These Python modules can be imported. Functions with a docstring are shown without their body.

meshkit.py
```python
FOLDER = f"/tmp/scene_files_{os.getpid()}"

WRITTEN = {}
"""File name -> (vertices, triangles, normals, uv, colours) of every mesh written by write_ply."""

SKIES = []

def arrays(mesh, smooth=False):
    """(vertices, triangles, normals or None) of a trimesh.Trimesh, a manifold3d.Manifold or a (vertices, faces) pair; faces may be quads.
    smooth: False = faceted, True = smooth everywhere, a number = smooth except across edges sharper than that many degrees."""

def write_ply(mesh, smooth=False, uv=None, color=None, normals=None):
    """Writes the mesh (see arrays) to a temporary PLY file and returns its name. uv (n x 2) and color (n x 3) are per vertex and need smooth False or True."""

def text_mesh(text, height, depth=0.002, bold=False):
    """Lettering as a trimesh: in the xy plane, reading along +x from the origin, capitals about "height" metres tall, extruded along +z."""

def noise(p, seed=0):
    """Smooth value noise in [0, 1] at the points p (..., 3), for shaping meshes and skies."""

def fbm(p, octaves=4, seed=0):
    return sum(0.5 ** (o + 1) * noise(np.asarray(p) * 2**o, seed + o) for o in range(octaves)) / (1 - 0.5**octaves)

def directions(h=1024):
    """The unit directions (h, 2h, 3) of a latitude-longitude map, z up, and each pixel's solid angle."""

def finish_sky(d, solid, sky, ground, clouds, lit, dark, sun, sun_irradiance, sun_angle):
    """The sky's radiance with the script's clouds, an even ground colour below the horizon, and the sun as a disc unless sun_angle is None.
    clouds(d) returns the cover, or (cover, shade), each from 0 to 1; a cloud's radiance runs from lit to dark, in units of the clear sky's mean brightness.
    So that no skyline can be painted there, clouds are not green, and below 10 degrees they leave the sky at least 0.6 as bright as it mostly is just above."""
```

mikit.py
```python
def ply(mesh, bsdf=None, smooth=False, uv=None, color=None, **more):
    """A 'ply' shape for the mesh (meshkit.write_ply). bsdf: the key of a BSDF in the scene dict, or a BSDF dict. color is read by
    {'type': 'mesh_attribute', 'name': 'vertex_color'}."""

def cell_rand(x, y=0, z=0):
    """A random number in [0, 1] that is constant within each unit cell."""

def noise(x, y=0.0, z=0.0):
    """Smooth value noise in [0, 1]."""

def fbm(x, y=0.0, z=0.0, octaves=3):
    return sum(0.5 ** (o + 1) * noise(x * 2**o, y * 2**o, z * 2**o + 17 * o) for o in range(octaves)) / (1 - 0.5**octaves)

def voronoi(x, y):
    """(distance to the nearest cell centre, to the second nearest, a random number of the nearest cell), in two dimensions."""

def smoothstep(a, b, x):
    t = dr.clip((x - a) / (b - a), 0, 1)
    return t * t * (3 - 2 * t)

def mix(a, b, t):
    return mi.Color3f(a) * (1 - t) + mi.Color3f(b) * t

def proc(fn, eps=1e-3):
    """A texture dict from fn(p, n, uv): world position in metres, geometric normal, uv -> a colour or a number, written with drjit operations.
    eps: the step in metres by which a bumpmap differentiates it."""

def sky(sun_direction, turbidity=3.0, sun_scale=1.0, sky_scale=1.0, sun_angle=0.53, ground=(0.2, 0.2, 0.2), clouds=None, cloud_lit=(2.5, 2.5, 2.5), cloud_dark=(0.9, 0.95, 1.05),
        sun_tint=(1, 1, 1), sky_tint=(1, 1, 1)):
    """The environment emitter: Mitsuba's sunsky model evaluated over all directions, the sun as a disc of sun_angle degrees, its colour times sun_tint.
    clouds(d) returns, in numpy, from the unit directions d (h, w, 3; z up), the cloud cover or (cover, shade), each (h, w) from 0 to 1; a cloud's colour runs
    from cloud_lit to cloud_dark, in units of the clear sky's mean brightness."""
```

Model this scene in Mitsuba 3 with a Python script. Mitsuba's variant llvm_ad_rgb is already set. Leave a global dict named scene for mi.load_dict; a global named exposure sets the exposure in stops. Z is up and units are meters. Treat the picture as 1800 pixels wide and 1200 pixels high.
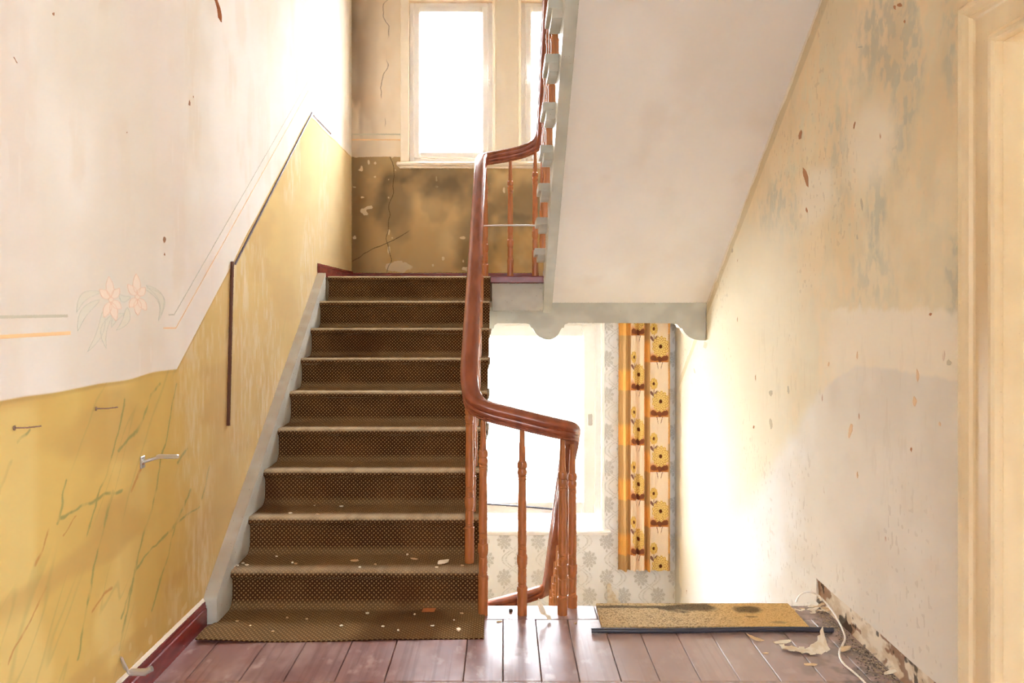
import math, random
import numpy as np
import trimesh
import drjit as dr
import mitsuba as mi
import mikit, meshkit
from mikit import noise, fbm, smoothstep, mix, voronoi, cell_rand
from shapely.geometry import Polygon, LineString, Point, box as sbox
from shapely.ops import unary_union
from shapely import affinity

T = mi.ScalarTransform4f
scene, labels = {}, {}
random.seed(7)
rng = np.random.default_rng(11)

# ------------------------------------------------------------------ camera, sky, exposure
H, F = 1.392, 1300.0                       # eye height, focal length in pixels of the 1800 frame
scene['camera'] = {'type': 'perspective', 'fov': math.degrees(2 * math.atan(900 / F)), 'fov_axis': 'x', 'near_clip': 0.05, 'far_clip': 300.0,
                   'principal_point_offset_x': (900 - 886) / 1800, 'principal_point_offset_y': (600 - 541) / 1200,
                   'to_world': T().look_at(origin=[0, 0, H], target=[0, 10, H], up=[0, 0, 1])}
# bright overcast: the sun stands behind thin cloud in front of the landing windows
SUN = np.array([.34, .76, .56]) / np.linalg.norm([.34, .76, .56])
def clouds(d):
    ang = np.degrees(np.arccos(np.clip(d @ SUN, -1, 1)))
    return np.ones(d.shape[:2]), 1 - np.exp(-(ang / 38.0) ** 2)
SKY = 24.0
scene['sky'] = mikit.sky(SUN.tolist(), turbidity=4.0, sun_scale=0.0, ground=(0.0, 0.0, 0.0), clouds=clouds,
                         cloud_lit=(.95 * SKY, 1.0 * SKY, 1.08 * SKY), cloud_dark=(.27 * SKY, .30 * SKY, .34 * SKY))
exposure = 5.25

# ------------------------------------------------------------------ helpers
def numbered(key):
    if key not in USED:
        USED.add(key)
        return key
    k = 1
    while f'{key}_{k:03d}' in USED:
        k += 1
    USED.add(f'{key}_{k:03d}')
    return f'{key}_{k:03d}'
USED = set()

def shape(mesh, mat, smooth=False, uv=None, color=None):
    return mikit.ply(mesh, mat, smooth=smooth, uv=uv, color=color)

def thing(name, label, cat, group=None):
    key = numbered(name)
    labels[key] = {'label': label, 'category': cat}
    if group:
        labels[key]['group'] = group
    return key

def part(parent, name, mesh, mat, smooth=False, label=None, uv=None, kind=None):
    key = numbered(parent + '__' + name)
    scene[key] = mesh if isinstance(mesh, dict) else shape(mesh, mat, smooth, uv)
    if label or kind:
        labels[key] = {}
        if label: labels[key]['label'] = label
        if kind: labels[key]['kind'] = kind
    return key

def solo(name, mesh, mat, label, cat, group=None, smooth=False, uv=None, kind=None):
    key = thing(name, label, cat, group)
    scene[key] = shape(mesh, mat, smooth, uv)
    if kind: labels[key]['kind'] = kind
    return key

def struct(name, mesh=None, mat=None, label=None, cat=None, smooth=False):
    USED.add(name)
    if mesh is not None:
        scene[name] = shape(mesh, mat, smooth)
    labels[name] = {'kind': 'structure', 'label': label, 'category': cat}
    return name

cat_ = trimesh.util.concatenate

def bx(x0, x1, y0, y1, z0, z1):
    m = trimesh.creation.box((x1 - x0, y1 - y0, z1 - z0))
    m.apply_translation(((x0 + x1) / 2, (y0 + y1) / 2, (z0 + z1) / 2))
    return m

def cbox(x0, x1, y0, y1, z0, z1, c=0.004):
    """box with chamfered edges"""
    c = min(c, (x1 - x0) * .4, (y1 - y0) * .4, (z1 - z0) * .4)
    pts = []
    for sx in (0, 1):
        for sy in (0, 1):
            for sz in (0, 1):
                for k in range(3):
                    o = [c, c, c]; o[k] = 0
                    pts.append([x0 + o[0] if sx == 0 else x1 - o[0], y0 + o[1] if sy == 0 else y1 - o[1], z0 + o[2] if sz == 0 else z1 - o[2]])
    return trimesh.convex.convex_hull(np.array(pts))

def ext(poly, h):
    ps = getattr(poly, 'geoms', [poly])
    return cat_([trimesh.creation.extrude_polygon(p, h, engine='earcut') for p in ps if p.area > 1e-9])

def ext_x(pts, x0, x1):
    """polygon in (y, z) extruded along x"""
    m = ext(pts if hasattr(pts, 'area') else Polygon(pts), x1 - x0)
    v = m.vertices
    return trimesh.Trimesh(np.stack([x0 + v[:, 2], v[:, 0], v[:, 1]], 1), m.faces, process=False)

def ext_y(pts, y0, y1):
    """polygon in (x, z) extruded along y"""
    m = ext(pts if hasattr(pts, 'area') else Polygon(pts), y1 - y0)
    v = m.vertices
    return trimesh.Trimesh(np.stack([v[:, 0], y0 + v[:, 2], v[:, 1]], 1), m.faces[:, ::-1], process=False)

def ext_z(pts, z0, z1):
    m = ext(pts if hasattr(pts, 'area') else Polygon(pts), z1 - z0)
    m.apply_translation((0, 0, z0))
    return m

def lathe(prof, seg=20):
    """prof: (r, z) list from bottom to top"""
    pr = np.array(prof, float)
    a = np.arange(seg) * 2 * np.pi / seg
    v = np.stack([pr[:, 0][:, None] * np.cos(a), pr[:, 0][:, None] * np.sin(a), np.repeat(pr[:, 1][:, None], seg, 1)], -1).reshape(-1, 3)
    f = []
    n = len(pr)
    for i in range(n - 1):
        for j in range(seg):
            k = (j + 1) % seg
            f += [[i * seg + j, i * seg + k, (i + 1) * seg + k], [i * seg + j, (i + 1) * seg + k, (i + 1) * seg + j]]
    b, t = len(v), len(v) + 1
    v = np.vstack([v, [[0, 0, pr[0, 1]], [0, 0, pr[-1, 1]]]])
    for j in range(seg):
        k = (j + 1) % seg
        f += [[b, k, j], [t, (n - 1) * seg + j, (n - 1) * seg + k]]
    return trimesh.Trimesh(v, f, process=False)

def chaikin(p, n=3):
    p = np.array(p, float)
    for _ in range(n):
        q = np.empty((2 * len(p) - 2, p.shape[1]))
        q[0::2] = .75 * p[:-1] + .25 * p[1:]
        q[1::2] = .25 * p[:-1] + .75 * p[1:]
        p = np.vstack([p[:1], q, p[-1:]])
    return p

def sweep(prof, path, horizontal=True):
    """closed profile (side, up) swept along a 3-D path"""
    path, prof = np.array(path, float), np.array(prof, float)
    t = np.gradient(path, axis=0)
    t /= np.linalg.norm(t, axis=1, keepdims=True) + 1e-12
    up0 = np.array([0, 0, 1.0])
    V = []
    prev = None
    for p, d in zip(path, t):
        s = np.cross(d, up0)
        if np.linalg.norm(s) < .05:
            s = prev if prev is not None else np.array([1.0, 0, 0])
        s = s / np.linalg.norm(s)
        if not horizontal and prev is not None:
            s = prev - d * np.dot(prev, d); s /= np.linalg.norm(s)
        prev = s
        u = np.cross(s, d)
        V.append(p + prof[:, :1] * s + prof[:, 1:] * u)
    V = np.array(V); n, m = V.shape[:2]
    f = []
    for i in range(n - 1):
        for j in range(m):
            k = (j + 1) % m
            f += [[i * m + j, (i + 1) * m + j, (i + 1) * m + k], [i * m + j, (i + 1) * m + k, i * m + k]]
    v = V.reshape(-1, 3)
    for ring, c, flip in ((0, V[0].mean(0), False), (n - 1, V[-1].mean(0), True)):
        ci = len(v); v = np.vstack([v, [c]])
        for j in range(m):
            k = (j + 1) % m
            f.append([ci, ring * m + k, ring * m + j] if flip else [ci, ring * m + j, ring * m + k])
    me = trimesh.Trimesh(v, f, process=False)
    if me.volume < 0: me.invert()
    return me

def tube(path, r, seg=8):
    a = np.arange(seg) * 2 * np.pi / seg
    return sweep(np.stack([np.cos(a), np.sin(a)], 1) * r, path, horizontal=False)

def P(x, y, Y):                      # frame position on the plane at distance Y -> (X, Z)
    return (x - 886) * Y / F, H - (y - 541) * Y / F
def onL(x, y):                       # ... on the left wall -> (Y, Z)
    Y = -XL * F / (886 - x); return Y, H - (y - 541) * Y / F
def onR(x, y):
    Y = XR * F / (x - 886); return Y, H - (y - 541) * Y / F
def onF(x, y, z=0.0):                # ... on the level z -> (X, Y)
    Y = (H - z) * F / (y - 541); return (x - 886) * Y / F, Y

# ------------------------------------------------------------------ measures
XL, XR, YB = -1.322, 1.485, 6.42     # left wall, right wall, back wall
R, G = 0.18, 0.2352                  # rise, going
Y0 = 13.5 * G                        # nose k of the left flight at Y0 + k G
nose = lambda k: Y0 + k * G
ZL = 9 * R                           # half landing
YE = 3.46                            # edge of the hall floor at the well
YF = -2.6                            # wall behind the camera, holding the added entrance

# ------------------------------------------------------------------ materials
def lin(*c):
    c = np.array(c, float) / 255
    return tuple(float(v) for v in np.where(c <= .04045, c / 12.92, ((c + .055) / 1.055) ** 2.4))
def rgb(c): return {'type': 'rgb', 'value': list(c)}
def tex(c): return c if isinstance(c, dict) else rgb(c)
def diffuse(key, c):
    scene[key] = {'type': 'twosided', 'bsdf': {'type': 'diffuse', 'reflectance': tex(c)}}
    return key
def gloss(key, c, rough=.3, spec=.5, bump=None, scale=1.0, coat=0.0, metal=0.0):
    b = {'type': 'principled', 'base_color': tex(c), 'roughness': rough, 'specular': spec, 'metallic': metal}
    if coat: b |= {'clearcoat': coat, 'clearcoat_gloss': .9}
    if bump is not None:
        b = {'type': 'bumpmap', 'arbitrary': bump, 'scale': scale, 'bsdf': b}
    scene[key] = {'type': 'twosided', 'bsdf': b}
    return key

def blob(a, b, ca, cb, ra, rb, wob, soft=.5):
    """soft mask of a blotch at (ca, cb)"""
    d = dr.sqrt(dr.square((a - ca) / ra) + dr.square((b - cb) / rb)) + wob
    return 1 - smoothstep(1 - soft, 1 + soft, d)

C = lambda *c: mi.Color3f(*lin(*c))

def dado_line(y):
    return dr.minimum(dr.maximum(1.145, 1.142 + .767 * (y - 2.984)), 2.70)

# veins of the painted marbling on the left wall dado, along the wall and up it, in metres
VEINS = [(k_, w_, [onL(*q_) for q_ in pts_]) for k_, w_, pts_ in (
    ('g', .015, [(279, 670), (246, 742), (207, 798)]), ('g', .012, [(310, 670), (279, 832), (260, 910), (240, 994), (209, 1139)]), ('g', .014, [(335, 865), (302, 943), (268, 1072)]),
    ('g', .012, [(195, 865), (173, 971), (151, 1066), (134, 1161)]), ('g', .011, [(212, 860), (156, 887), (106, 904)]), ('g', .010, [(352, 887), (290, 938), (240, 999), (215, 1080)]), ('g', .014, [(330, 792), (313, 815)]),
    ('g', .010, [(117, 843), (100, 915)]), ('g', .014, [(22, 815), (-20, 880)]), ('g', .010, [(56, 753), (33, 781)]), ('g', .013, [(369, 820), (357, 871)]), ('g', .010, [(222, 700), (195, 800), (150, 940)]),
    ('r', .010, [(84, 932), (75, 955), (60, 990)]), ('r', .010, [(84, 1033), (59, 1077), (17, 1172)]), ('r', .009, [(195, 1030), (162, 1072)]), ('r', .014, [(249, 820), (232, 862)]), ('r', .008, [(130, 910), (112, 935)]))]

def f_wall_left(p, n, uv):
    y, z = p.y, p.z
    w = noise(y * 9, z * 9) - .5
    edge = dado_line(y) + .012 * (noise(y * 5, 3.0) - .5)
    up = smoothstep(-.004, .004, z - edge)
    m1, m2 = fbm(y * 2.2, z * 1.6, 5.0, 4), fbm(y * 7, z * 3.2, 9.0, 4)
    cream = mix(C(228, 219, 205), C(238, 232, 223), smoothstep(.3, .7, m1))
    cream = mix(cream, C(224, 209, 188), .4 * smoothstep(.52, .75, m2))
    cream = mix(cream, C(234, 222, 215), .4 * smoothstep(.5, .7, fbm(y * 3, z * .8, 2.0)))
    scratch = smoothstep(.72, .8, noise(y * 60, z * 9, 4.0)) * smoothstep(.55, .7, m2)
    cream = mix(cream, C(247, 243, 236), 0.15 * scratch)
    # ochre dado, painted as marble: green and rust veins running up to the right
    a, b = .80 * y - .60 * z, .60 * y + .80 * z
    warp = .09 * (fbm(y * 2.5, z * 2.5, 1.0, 3) - .5)
    och = mix(C(222, 192, 116), C(210, 178, 104), smoothstep(.35, .65, fbm(y * 1.4, z * 1.1, 8.0)))
    och = mix(och, C(230, 206, 138), .55 * smoothstep(.5, .72, fbm(y * 3.5, z * 1.4, 12.0, 4)))
    och = mix(och, C(196, 160, 98), .6 * smoothstep(.55, .75, fbm(y * 2, z * 5, 15.0, 3)))
    och = mix(och, C(186, 150, 84), .55 * smoothstep(2.45, 2.7, y) * (1 - smoothstep(2.9, 3.9, y)) * (.5 + .5 * m2))  # browner zone, partly the shade beside the door light, painted in
    wy, wz = y + .05 * (fbm(y * 9, z * 9, 81.0, 3) - .5), z + .05 * (fbm(y * 9, z * 9, 87.0, 3) - .5)
    green, rust = mi.Float(0), mi.Float(0)
    for kind, wd, pts in VEINS:
        for (ya, za), (yb, zb_) in zip(pts[:-1], pts[1:]):
            ey, ez = yb - ya, zb_ - za
            t = dr.clip(((wy - ya) * ey + (wz - za) * ez) / (ey * ey + ez * ez), 0, 1)
            d_ = dr.sqrt(dr.square(wy - ya - t * ey) + dr.square(wz - za - t * ez))
            m_ = 1 - smoothstep(.1 * wd, .8 * wd, d_ + .35 * wd * (fbm(y * 60, z * 60, 5.0, 2) - .5))
            if kind == 'g': green = dr.maximum(green, m_)
            else: rust = dr.maximum(rust, m_)
    brk = smoothstep(.30, .55, fbm(y * 26, z * 12, 31.0, 3))
    faint = 1 - smoothstep(.0, .012, dr.abs(fbm((a + warp) * 5.0, b * .8, 3.0, 3) - .5))
    och = mix(och, C(150, 150, 96), .22 * faint * smoothstep(.45, .62, fbm(y * 2.4, z * 2.4, 31.0, 2)))
    och = mix(och, C(136, 140, 88), .62 * green * (.25 + .75 * brk))
    och = mix(och, C(184, 122, 60), .60 * rust * (.3 + .7 * brk))
    och = mix(och, C(214, 188, 142), .6 * smoothstep(2.9, 3.6, y))
    och = mix(och, C(234, 218, 178), .55 * smoothstep(4.0, 5.6, y))  # paler towards the landing: strong window light painted into the ochre
    # scraped pale streaks near the stair
    st = smoothstep(.38, .78, .6 * fbm(y * 40, z * 14, 51.0, 5) + .4 * fbm(y * 13, z * 5, 57.0, 3)) * smoothstep(2.6, 3.4, y) * smoothstep(.45, .62, fbm(y * 2.2, z * 1.3, 52.0, 2))
    och = mix(och, C(234, 220, 196), .55 * st)
    lowb = smoothstep(.75, .82, noise(y * 26, z * 26, 3.0)) * (1 - smoothstep(.1, .35, z))
    och = mix(och, C(222, 205, 170), .4 * lowb)
    rim = 1 - smoothstep(.0, .012, dr.abs(z - edge + .006))
    och = mix(och, C(170, 135, 78), .5 * rim * noise(y * 6, 7.0))
    return mix(och, cream, up)

def f_wall_back(p, n, uv):
    x, z = p.x, p.z
    up = smoothstep(-.004, .004, z - 2.70 - .006 * noise(x * 8, 1.0))
    m = fbm(x * 2.5, z * 2.5, 3.0, 4)
    beige = mix(C(236, 216, 188), C(242, 228, 206), smoothstep(.35, .65, m))
    wall_dirt = smoothstep(.48, .70, fbm(x * 2.6 + 9, z * 1.3, 7.0, 4))
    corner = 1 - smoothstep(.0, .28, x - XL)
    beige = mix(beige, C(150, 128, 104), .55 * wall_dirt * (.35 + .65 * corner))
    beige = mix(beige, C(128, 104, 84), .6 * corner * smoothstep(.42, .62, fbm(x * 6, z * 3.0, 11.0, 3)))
    crack = 1 - smoothstep(.0, .007, dr.abs(x + 1.03 + .05 * (fbm(z * 6, 2.0, 5.0, 3) - .5) * 4 - .035 * (z - 3.4)))
    beige = mix(beige, C(120, 96, 78), .7 * crack * smoothstep(.4, .6, noise(z * 7, 5.0)))
    och = mix(C(212, 186, 140), C(196, 168, 122), smoothstep(.35, .68, fbm(x * 3, z * 2.6, 17.0, 4)))
    och = mix(och, C(196, 160, 100), .7 * smoothstep(.54, .72, fbm(x * 3.3, z * 3.2, 23.0, 4)))
    dirt = smoothstep(.50, .66, fbm(x * 3.4, z * 3.0, 29.0, 4))
    wob = .9 * (fbm(x * 6, z * 6, 2.0, 3) - .5)
    mould = blob(x, z, -.55, 2.52, .34, .16, wob) + blob(x, z, -.95, 2.3, .16, .3, wob) + blob(x, z, -.26, 1.95, .16, .35, wob) + blob(x, z, .2, 2.3, .3, .2, wob)
    och = mix(och, C(104, 92, 78), .6 * dr.minimum(1, mould) + .22 * dirt)
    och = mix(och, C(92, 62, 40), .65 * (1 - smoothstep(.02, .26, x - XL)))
    pale = smoothstep(.80, .83, fbm(x * 17, z * 17, 37.0, 2)) * smoothstep(.5, .6, noise(x * 4, z * 4, 8.0))
    och = mix(och, C(226, 212, 186), .85 * pale)
    patch = blob(x, z, -.93, 1.745, .11, .05, 1.2 * (fbm(x * 16, z * 16, 4.0, 3) - .5), .1)
    och = mix(och, C(224, 208, 182), .85 * dr.minimum(1, patch))
    ck = 1 - smoothstep(.0, .006, dr.abs(x + .98 + .12 * (2.4 - z) * (2.4 - z) - .10 * (fbm(z * 5, 1.0, 3.0, 3) - .5)))
    och = mix(och, C(84, 62, 42), .75 * ck)
    ck2 = (1 - smoothstep(.0, .007, dr.abs(z - 1.86 - .55 * (x + 1.2) - .06 * (fbm(x * 7, 4.0, 3.0, 3) - .5)))) * (1 - smoothstep(-.86, -.8, x))
    och = mix(och, C(84, 62, 42), .75 * ck2)
    top = mix(och, beige, up)
    # damask wallpaper on the wall of the lower landing
    U, V = .297, .316
    def motif(cx, cz):
        u = x / U - cx; v = z / V - cz
        du, dv = (u - dr.round(u)) * U, (v - dr.round(v)) * V
        r = dr.sqrt(dr.square(du / .86) + dr.square(dv)) + 1e-5
        th = dr.atan2(du / .86, dv)
        def drops(n, r0, lr, lw, ph):
            st_ = 2 * math.pi / n
            t = th + ph; t = t - dr.round(t / st_) * st_
            a_, b_ = r * dr.cos(t) - r0, r * dr.sin(t)
            e_ = dr.square(a_ / lr) + dr.square(b_ / (lw * (1 - .35 * a_ / lr)))
            return 1 - smoothstep(.8, 1.1, e_)
        up_ = .85 + .15 * dr.cos(th)
        d1 = drops(9, .058 * 1.0, .019, .0125, 0.0)
        d2 = drops(9, .034, .011, .008, math.pi / 9)
        d3 = drops(5, .014, .012, .007, 0.0)
        tail = (1 - smoothstep(.8, 1.1, dr.square(du / .009) + dr.square((dv + .085) / .014)))
        core = (1 - smoothstep(.066, .072, r)) * .35
        return dr.minimum(1, dr.maximum(dr.maximum(d1, d2), dr.maximum(dr.maximum(d3, tail), core)))
    def ogee(ph):
        c = U * .25 * dr.cos(2 * math.pi * z / V + ph)
        u = (x + c) / U - .25
        du = (u - dr.round(u)) * U
        return du
    e1, e2 = dr.abs(ogee(0.0)), dr.abs(ogee(math.pi))
    e = dr.minimum(e1, e2)
    band = (1 - smoothstep(.022, .027, e)) * (.35 + .65 * smoothstep(.3, .6, noise(x * 130, z * 130)))
    band = band * (1 - .8 * (1 - smoothstep(.008, .012, e)))
    pat = dr.minimum(1, motif(0.0, .0) + motif(.5, .5) + .75 * band)
    paper = mix(C(241, 243, 246), C(198, 199, 199), .85 * pat)
    bare = smoothstep(.905, .915, x - .02 * noise(z * 40, 2.0)) * (1 - smoothstep(.99, 1.0, x)) * smoothstep(-1.4, -1.39, z) * (1 - smoothstep(-1.02, -1.0, z + .6 * (x - .905)))
    paper = mix(paper, C(238, 236, 232), bare)
    paper = mix(paper, C(232, 226, 214), .35 * smoothstep(.5, .7, fbm(x * 2, z * 2, 3.0, 3)))
    return mix(paper, top, smoothstep(1.45, 1.46, z))

def f_wall_right(p, n, uv):
    y, z = p.y, p.z
    w = 1.1 * (fbm(y * 4.5, z * 6, 3.0, 4) - .5)
    w2 = 1.6 * (fbm(y * 9, z * 9, 13.0, 4) - .5)
    fine = fbm(y * 34, z * 20, 61.0, 4)
    tan = mix(C(226, 204, 169), C(231, 212, 182), smoothstep(.35, .65, fbm(y * 1.6, z * 1.2, 5.0, 4)))
    tan = mix(tan, C(224, 213, 184), .5 * smoothstep(.46, .62, fbm(y * 2.1 + 4, z * 1.4, 7.0, 4) + .25 * (fine - .5)))
    stain = smoothstep(.46, .64, fbm(y * 4.2, z * 2.2, 9.0, 4) + .35 * (fine - .5))
    tan = mix(tan, C(206, 200, 176), .38 * stain)
    tan = mix(tan, C(206, 184, 146), .35 * smoothstep(.5, .7, fbm(y * 5, z * 3, 63.0, 4)))
    sp = .35 + .9 * smoothstep(.36, .66, fine)
    blue = blob(y, z, 2.76, 2.20, .11, .26, w2) + blob(y, z, 2.96, 1.83, .06, .17, w2) + .9 * blob(y, z, 4.0, 1.90, .30, .15, w2) + .9 * blob(y, z, 2.43, 1.46, .06, .13, w2) + .8 * blob(y, z, 2.92, 2.5, .16, .2, w2) + .8 * blob(y, z, 2.47, 2.28, .05, .16, w2) + .5 * blob(y, z, 3.3, 2.05, .10, .2, w2) + .5 * blob(y, z, 3.0, 1.5, .2, .12, w2)
    tan = mix(tan, C(166, 168, 156), .5 * dr.minimum(1, blue * sp))
    white = blob(y, z, 3.0, 2.06, .22, .17, .5 * w) + blob(y, z, 3.52, 1.93, .22, .12, .7 * w)
    tan = mix(tan, C(230, 218, 196), .9 * dr.minimum(1, white))
    pale = smoothstep(3.2, 4.1, y + .5 * w) * (1 - smoothstep(1.7, 2.1, z))
    tan = mix(tan, C(228, 219, 198), .8 * pale)
    # paler bands of stripped plaster below
    rag = .05 * (fbm(y * 11, z * 4, 2.0, 4) - .5) + .03 * (fine - .5)
    bandB = (1 - smoothstep(-.012, .02, z - 1.385 - rag * 1.6)) * (1 - smoothstep(3.2, 3.6, y + .3 * w))
    col = mix(tan, C(232, 220, 200), .85 * bandB)
    edgeC = 1.155 - .45 * dr.maximum(0, y - 3.12) - .35 * dr.maximum(0, y - 3.5) + .4 * rag
    bandC = 1 - smoothstep(-.5, .5, (z - edgeC) / (.02 + .25 * dr.maximum(0, y - 3.3)))
    lowc = mix(C(224, 215, 200), C(216, 206, 190), smoothstep(.35, .7, fbm(y * 3, z * 3, 19.0, 4)))
    lowc = mix(lowc, C(234, 234, 234), .65 * smoothstep(3.5, 4.3, y + .6 * w))  # whiter plaster at the far end, with lower-window glare painted into it
    col = mix(col, lowc, bandC)
    scr = smoothstep(.60, .72, fbm(y * 46, z * 9, 66.0, 4)) * dr.maximum(blob(y, z, 3.95, 1.15, .35, .35, w), .8 * blob(y, z, 2.85, 1.05, .3, .35, w))
    col = mix(col, C(176, 156, 124), .14 * scr)
    # the strip under the stair soffit, darker and pale edged
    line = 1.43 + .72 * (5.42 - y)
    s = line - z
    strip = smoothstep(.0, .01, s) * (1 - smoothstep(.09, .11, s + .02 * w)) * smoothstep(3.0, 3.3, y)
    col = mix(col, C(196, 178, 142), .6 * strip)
    rag = smoothstep(.0, .004, s) * (1 - smoothstep(.025, .035, s + .03 * w2)) * smoothstep(2.9, 3.1, y)
    col = mix(col, C(232, 222, 208), .8 * rag)
    # nail holes and chips: elongated
    f1, f2, ck = voronoi(y * 5.5, z * 2.6)
    chip = (1 - smoothstep(.03, .05, f1 + .05 * w2)) * smoothstep(.86, .88, ck) * smoothstep(.55, .75, fbm(y * 30, z * 18, 3.0, 2) + .25)
    col = mix(col, C(170, 118, 76), .8 * chip)
    grit = smoothstep(.80, .86, noise(y * 70, z * 40, 5.0)) * smoothstep(.5, .7, fbm(y * 3, z * 2, 44.0, 2))
    col = mix(col, C(150, 132, 104), .2 * grit)
    # torn edge beside the lower landing
    ed = blob(y, z, 6.42, .3, .20, 3.0, .8 * (fbm(y * 8, z * 8, 71.0, 3) - .5), .2)
    col = mix(col, C(196, 192, 184), .75 * ed)
    return col

def f_soffit(p, n, uv):
    m = fbm(p.x * 1.6, p.y * 1.6, 2.0, 4)
    c = mix(C(236, 232, 228), C(228, 222, 216), smoothstep(.35, .65, m))
    return mix(c, C(222, 212, 202), .3 * smoothstep(.55, .85, fbm(p.x * 5, p.y * 5, 9.0, 4)))

def f_grey(p, n, uv):
    m = fbm(p.x * 7, p.y * 7, p.z * 7, 3)
    c = mix(C(192, 192, 182), C(180, 180, 170), smoothstep(.35, .65, m))
    return mix(c, C(120, 104, 86), .5 * smoothstep(.92, .96, noise(p.x * 90, p.y * 90, p.z * 90)))

def f_string(p, n, uv):
    c = mix(C(196, 198, 190), C(184, 184, 174), smoothstep(.35, .65, fbm(p.y * 6, p.z * 6, 3.0, 3)))
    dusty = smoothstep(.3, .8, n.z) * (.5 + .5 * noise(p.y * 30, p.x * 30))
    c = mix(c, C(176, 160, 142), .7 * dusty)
    return mix(c, C(110, 84, 62), .6 * smoothstep(.90, .96, noise(p.x * 160, p.y * 160, p.z * 90)))

def f_floor(p, n, uv):
    x, y = p.x, p.y
    pl = cell_rand(dr.floor(uv.x * 50), 3.0)
    c = mix(C(142, 104, 100), C(126, 92, 90), pl)
    wear = smoothstep(.36, .72, fbm(x * 6, y * 4, 3.0, 5))
    c = mix(c, C(168, 144, 140), .55 * wear)
    grain = fbm(x * 60, y * 2.2, 8.0, 3)
    c = mix(c, C(112, 74, 70), .4 * smoothstep(.5, .75, grain))
    c = mix(c, C(178, 160, 154), .5 * smoothstep(.60, .85, fbm(x * 22, y * 12, 15.0, 4)))
    c = mix(c, C(168, 150, 146), .65 * smoothstep(.0, .6, x))  # right planks greyer, window glare partly painted into their colour
    dirt = smoothstep(1.02, 1.42, x + .3 * (fbm(x * 6, y * 6, 3.0, 3) - .5))
    c = mix(c, C(112, 104, 98), .75 * dirt * smoothstep(.35, .6, fbm(x * 18, y * 18, 4.0, 3)))
    return c

def f_floor_rough(p, n, uv):
    return .16 + .26 * fbm(p.x * 7, p.y * 5, 3.0, 3)

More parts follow.
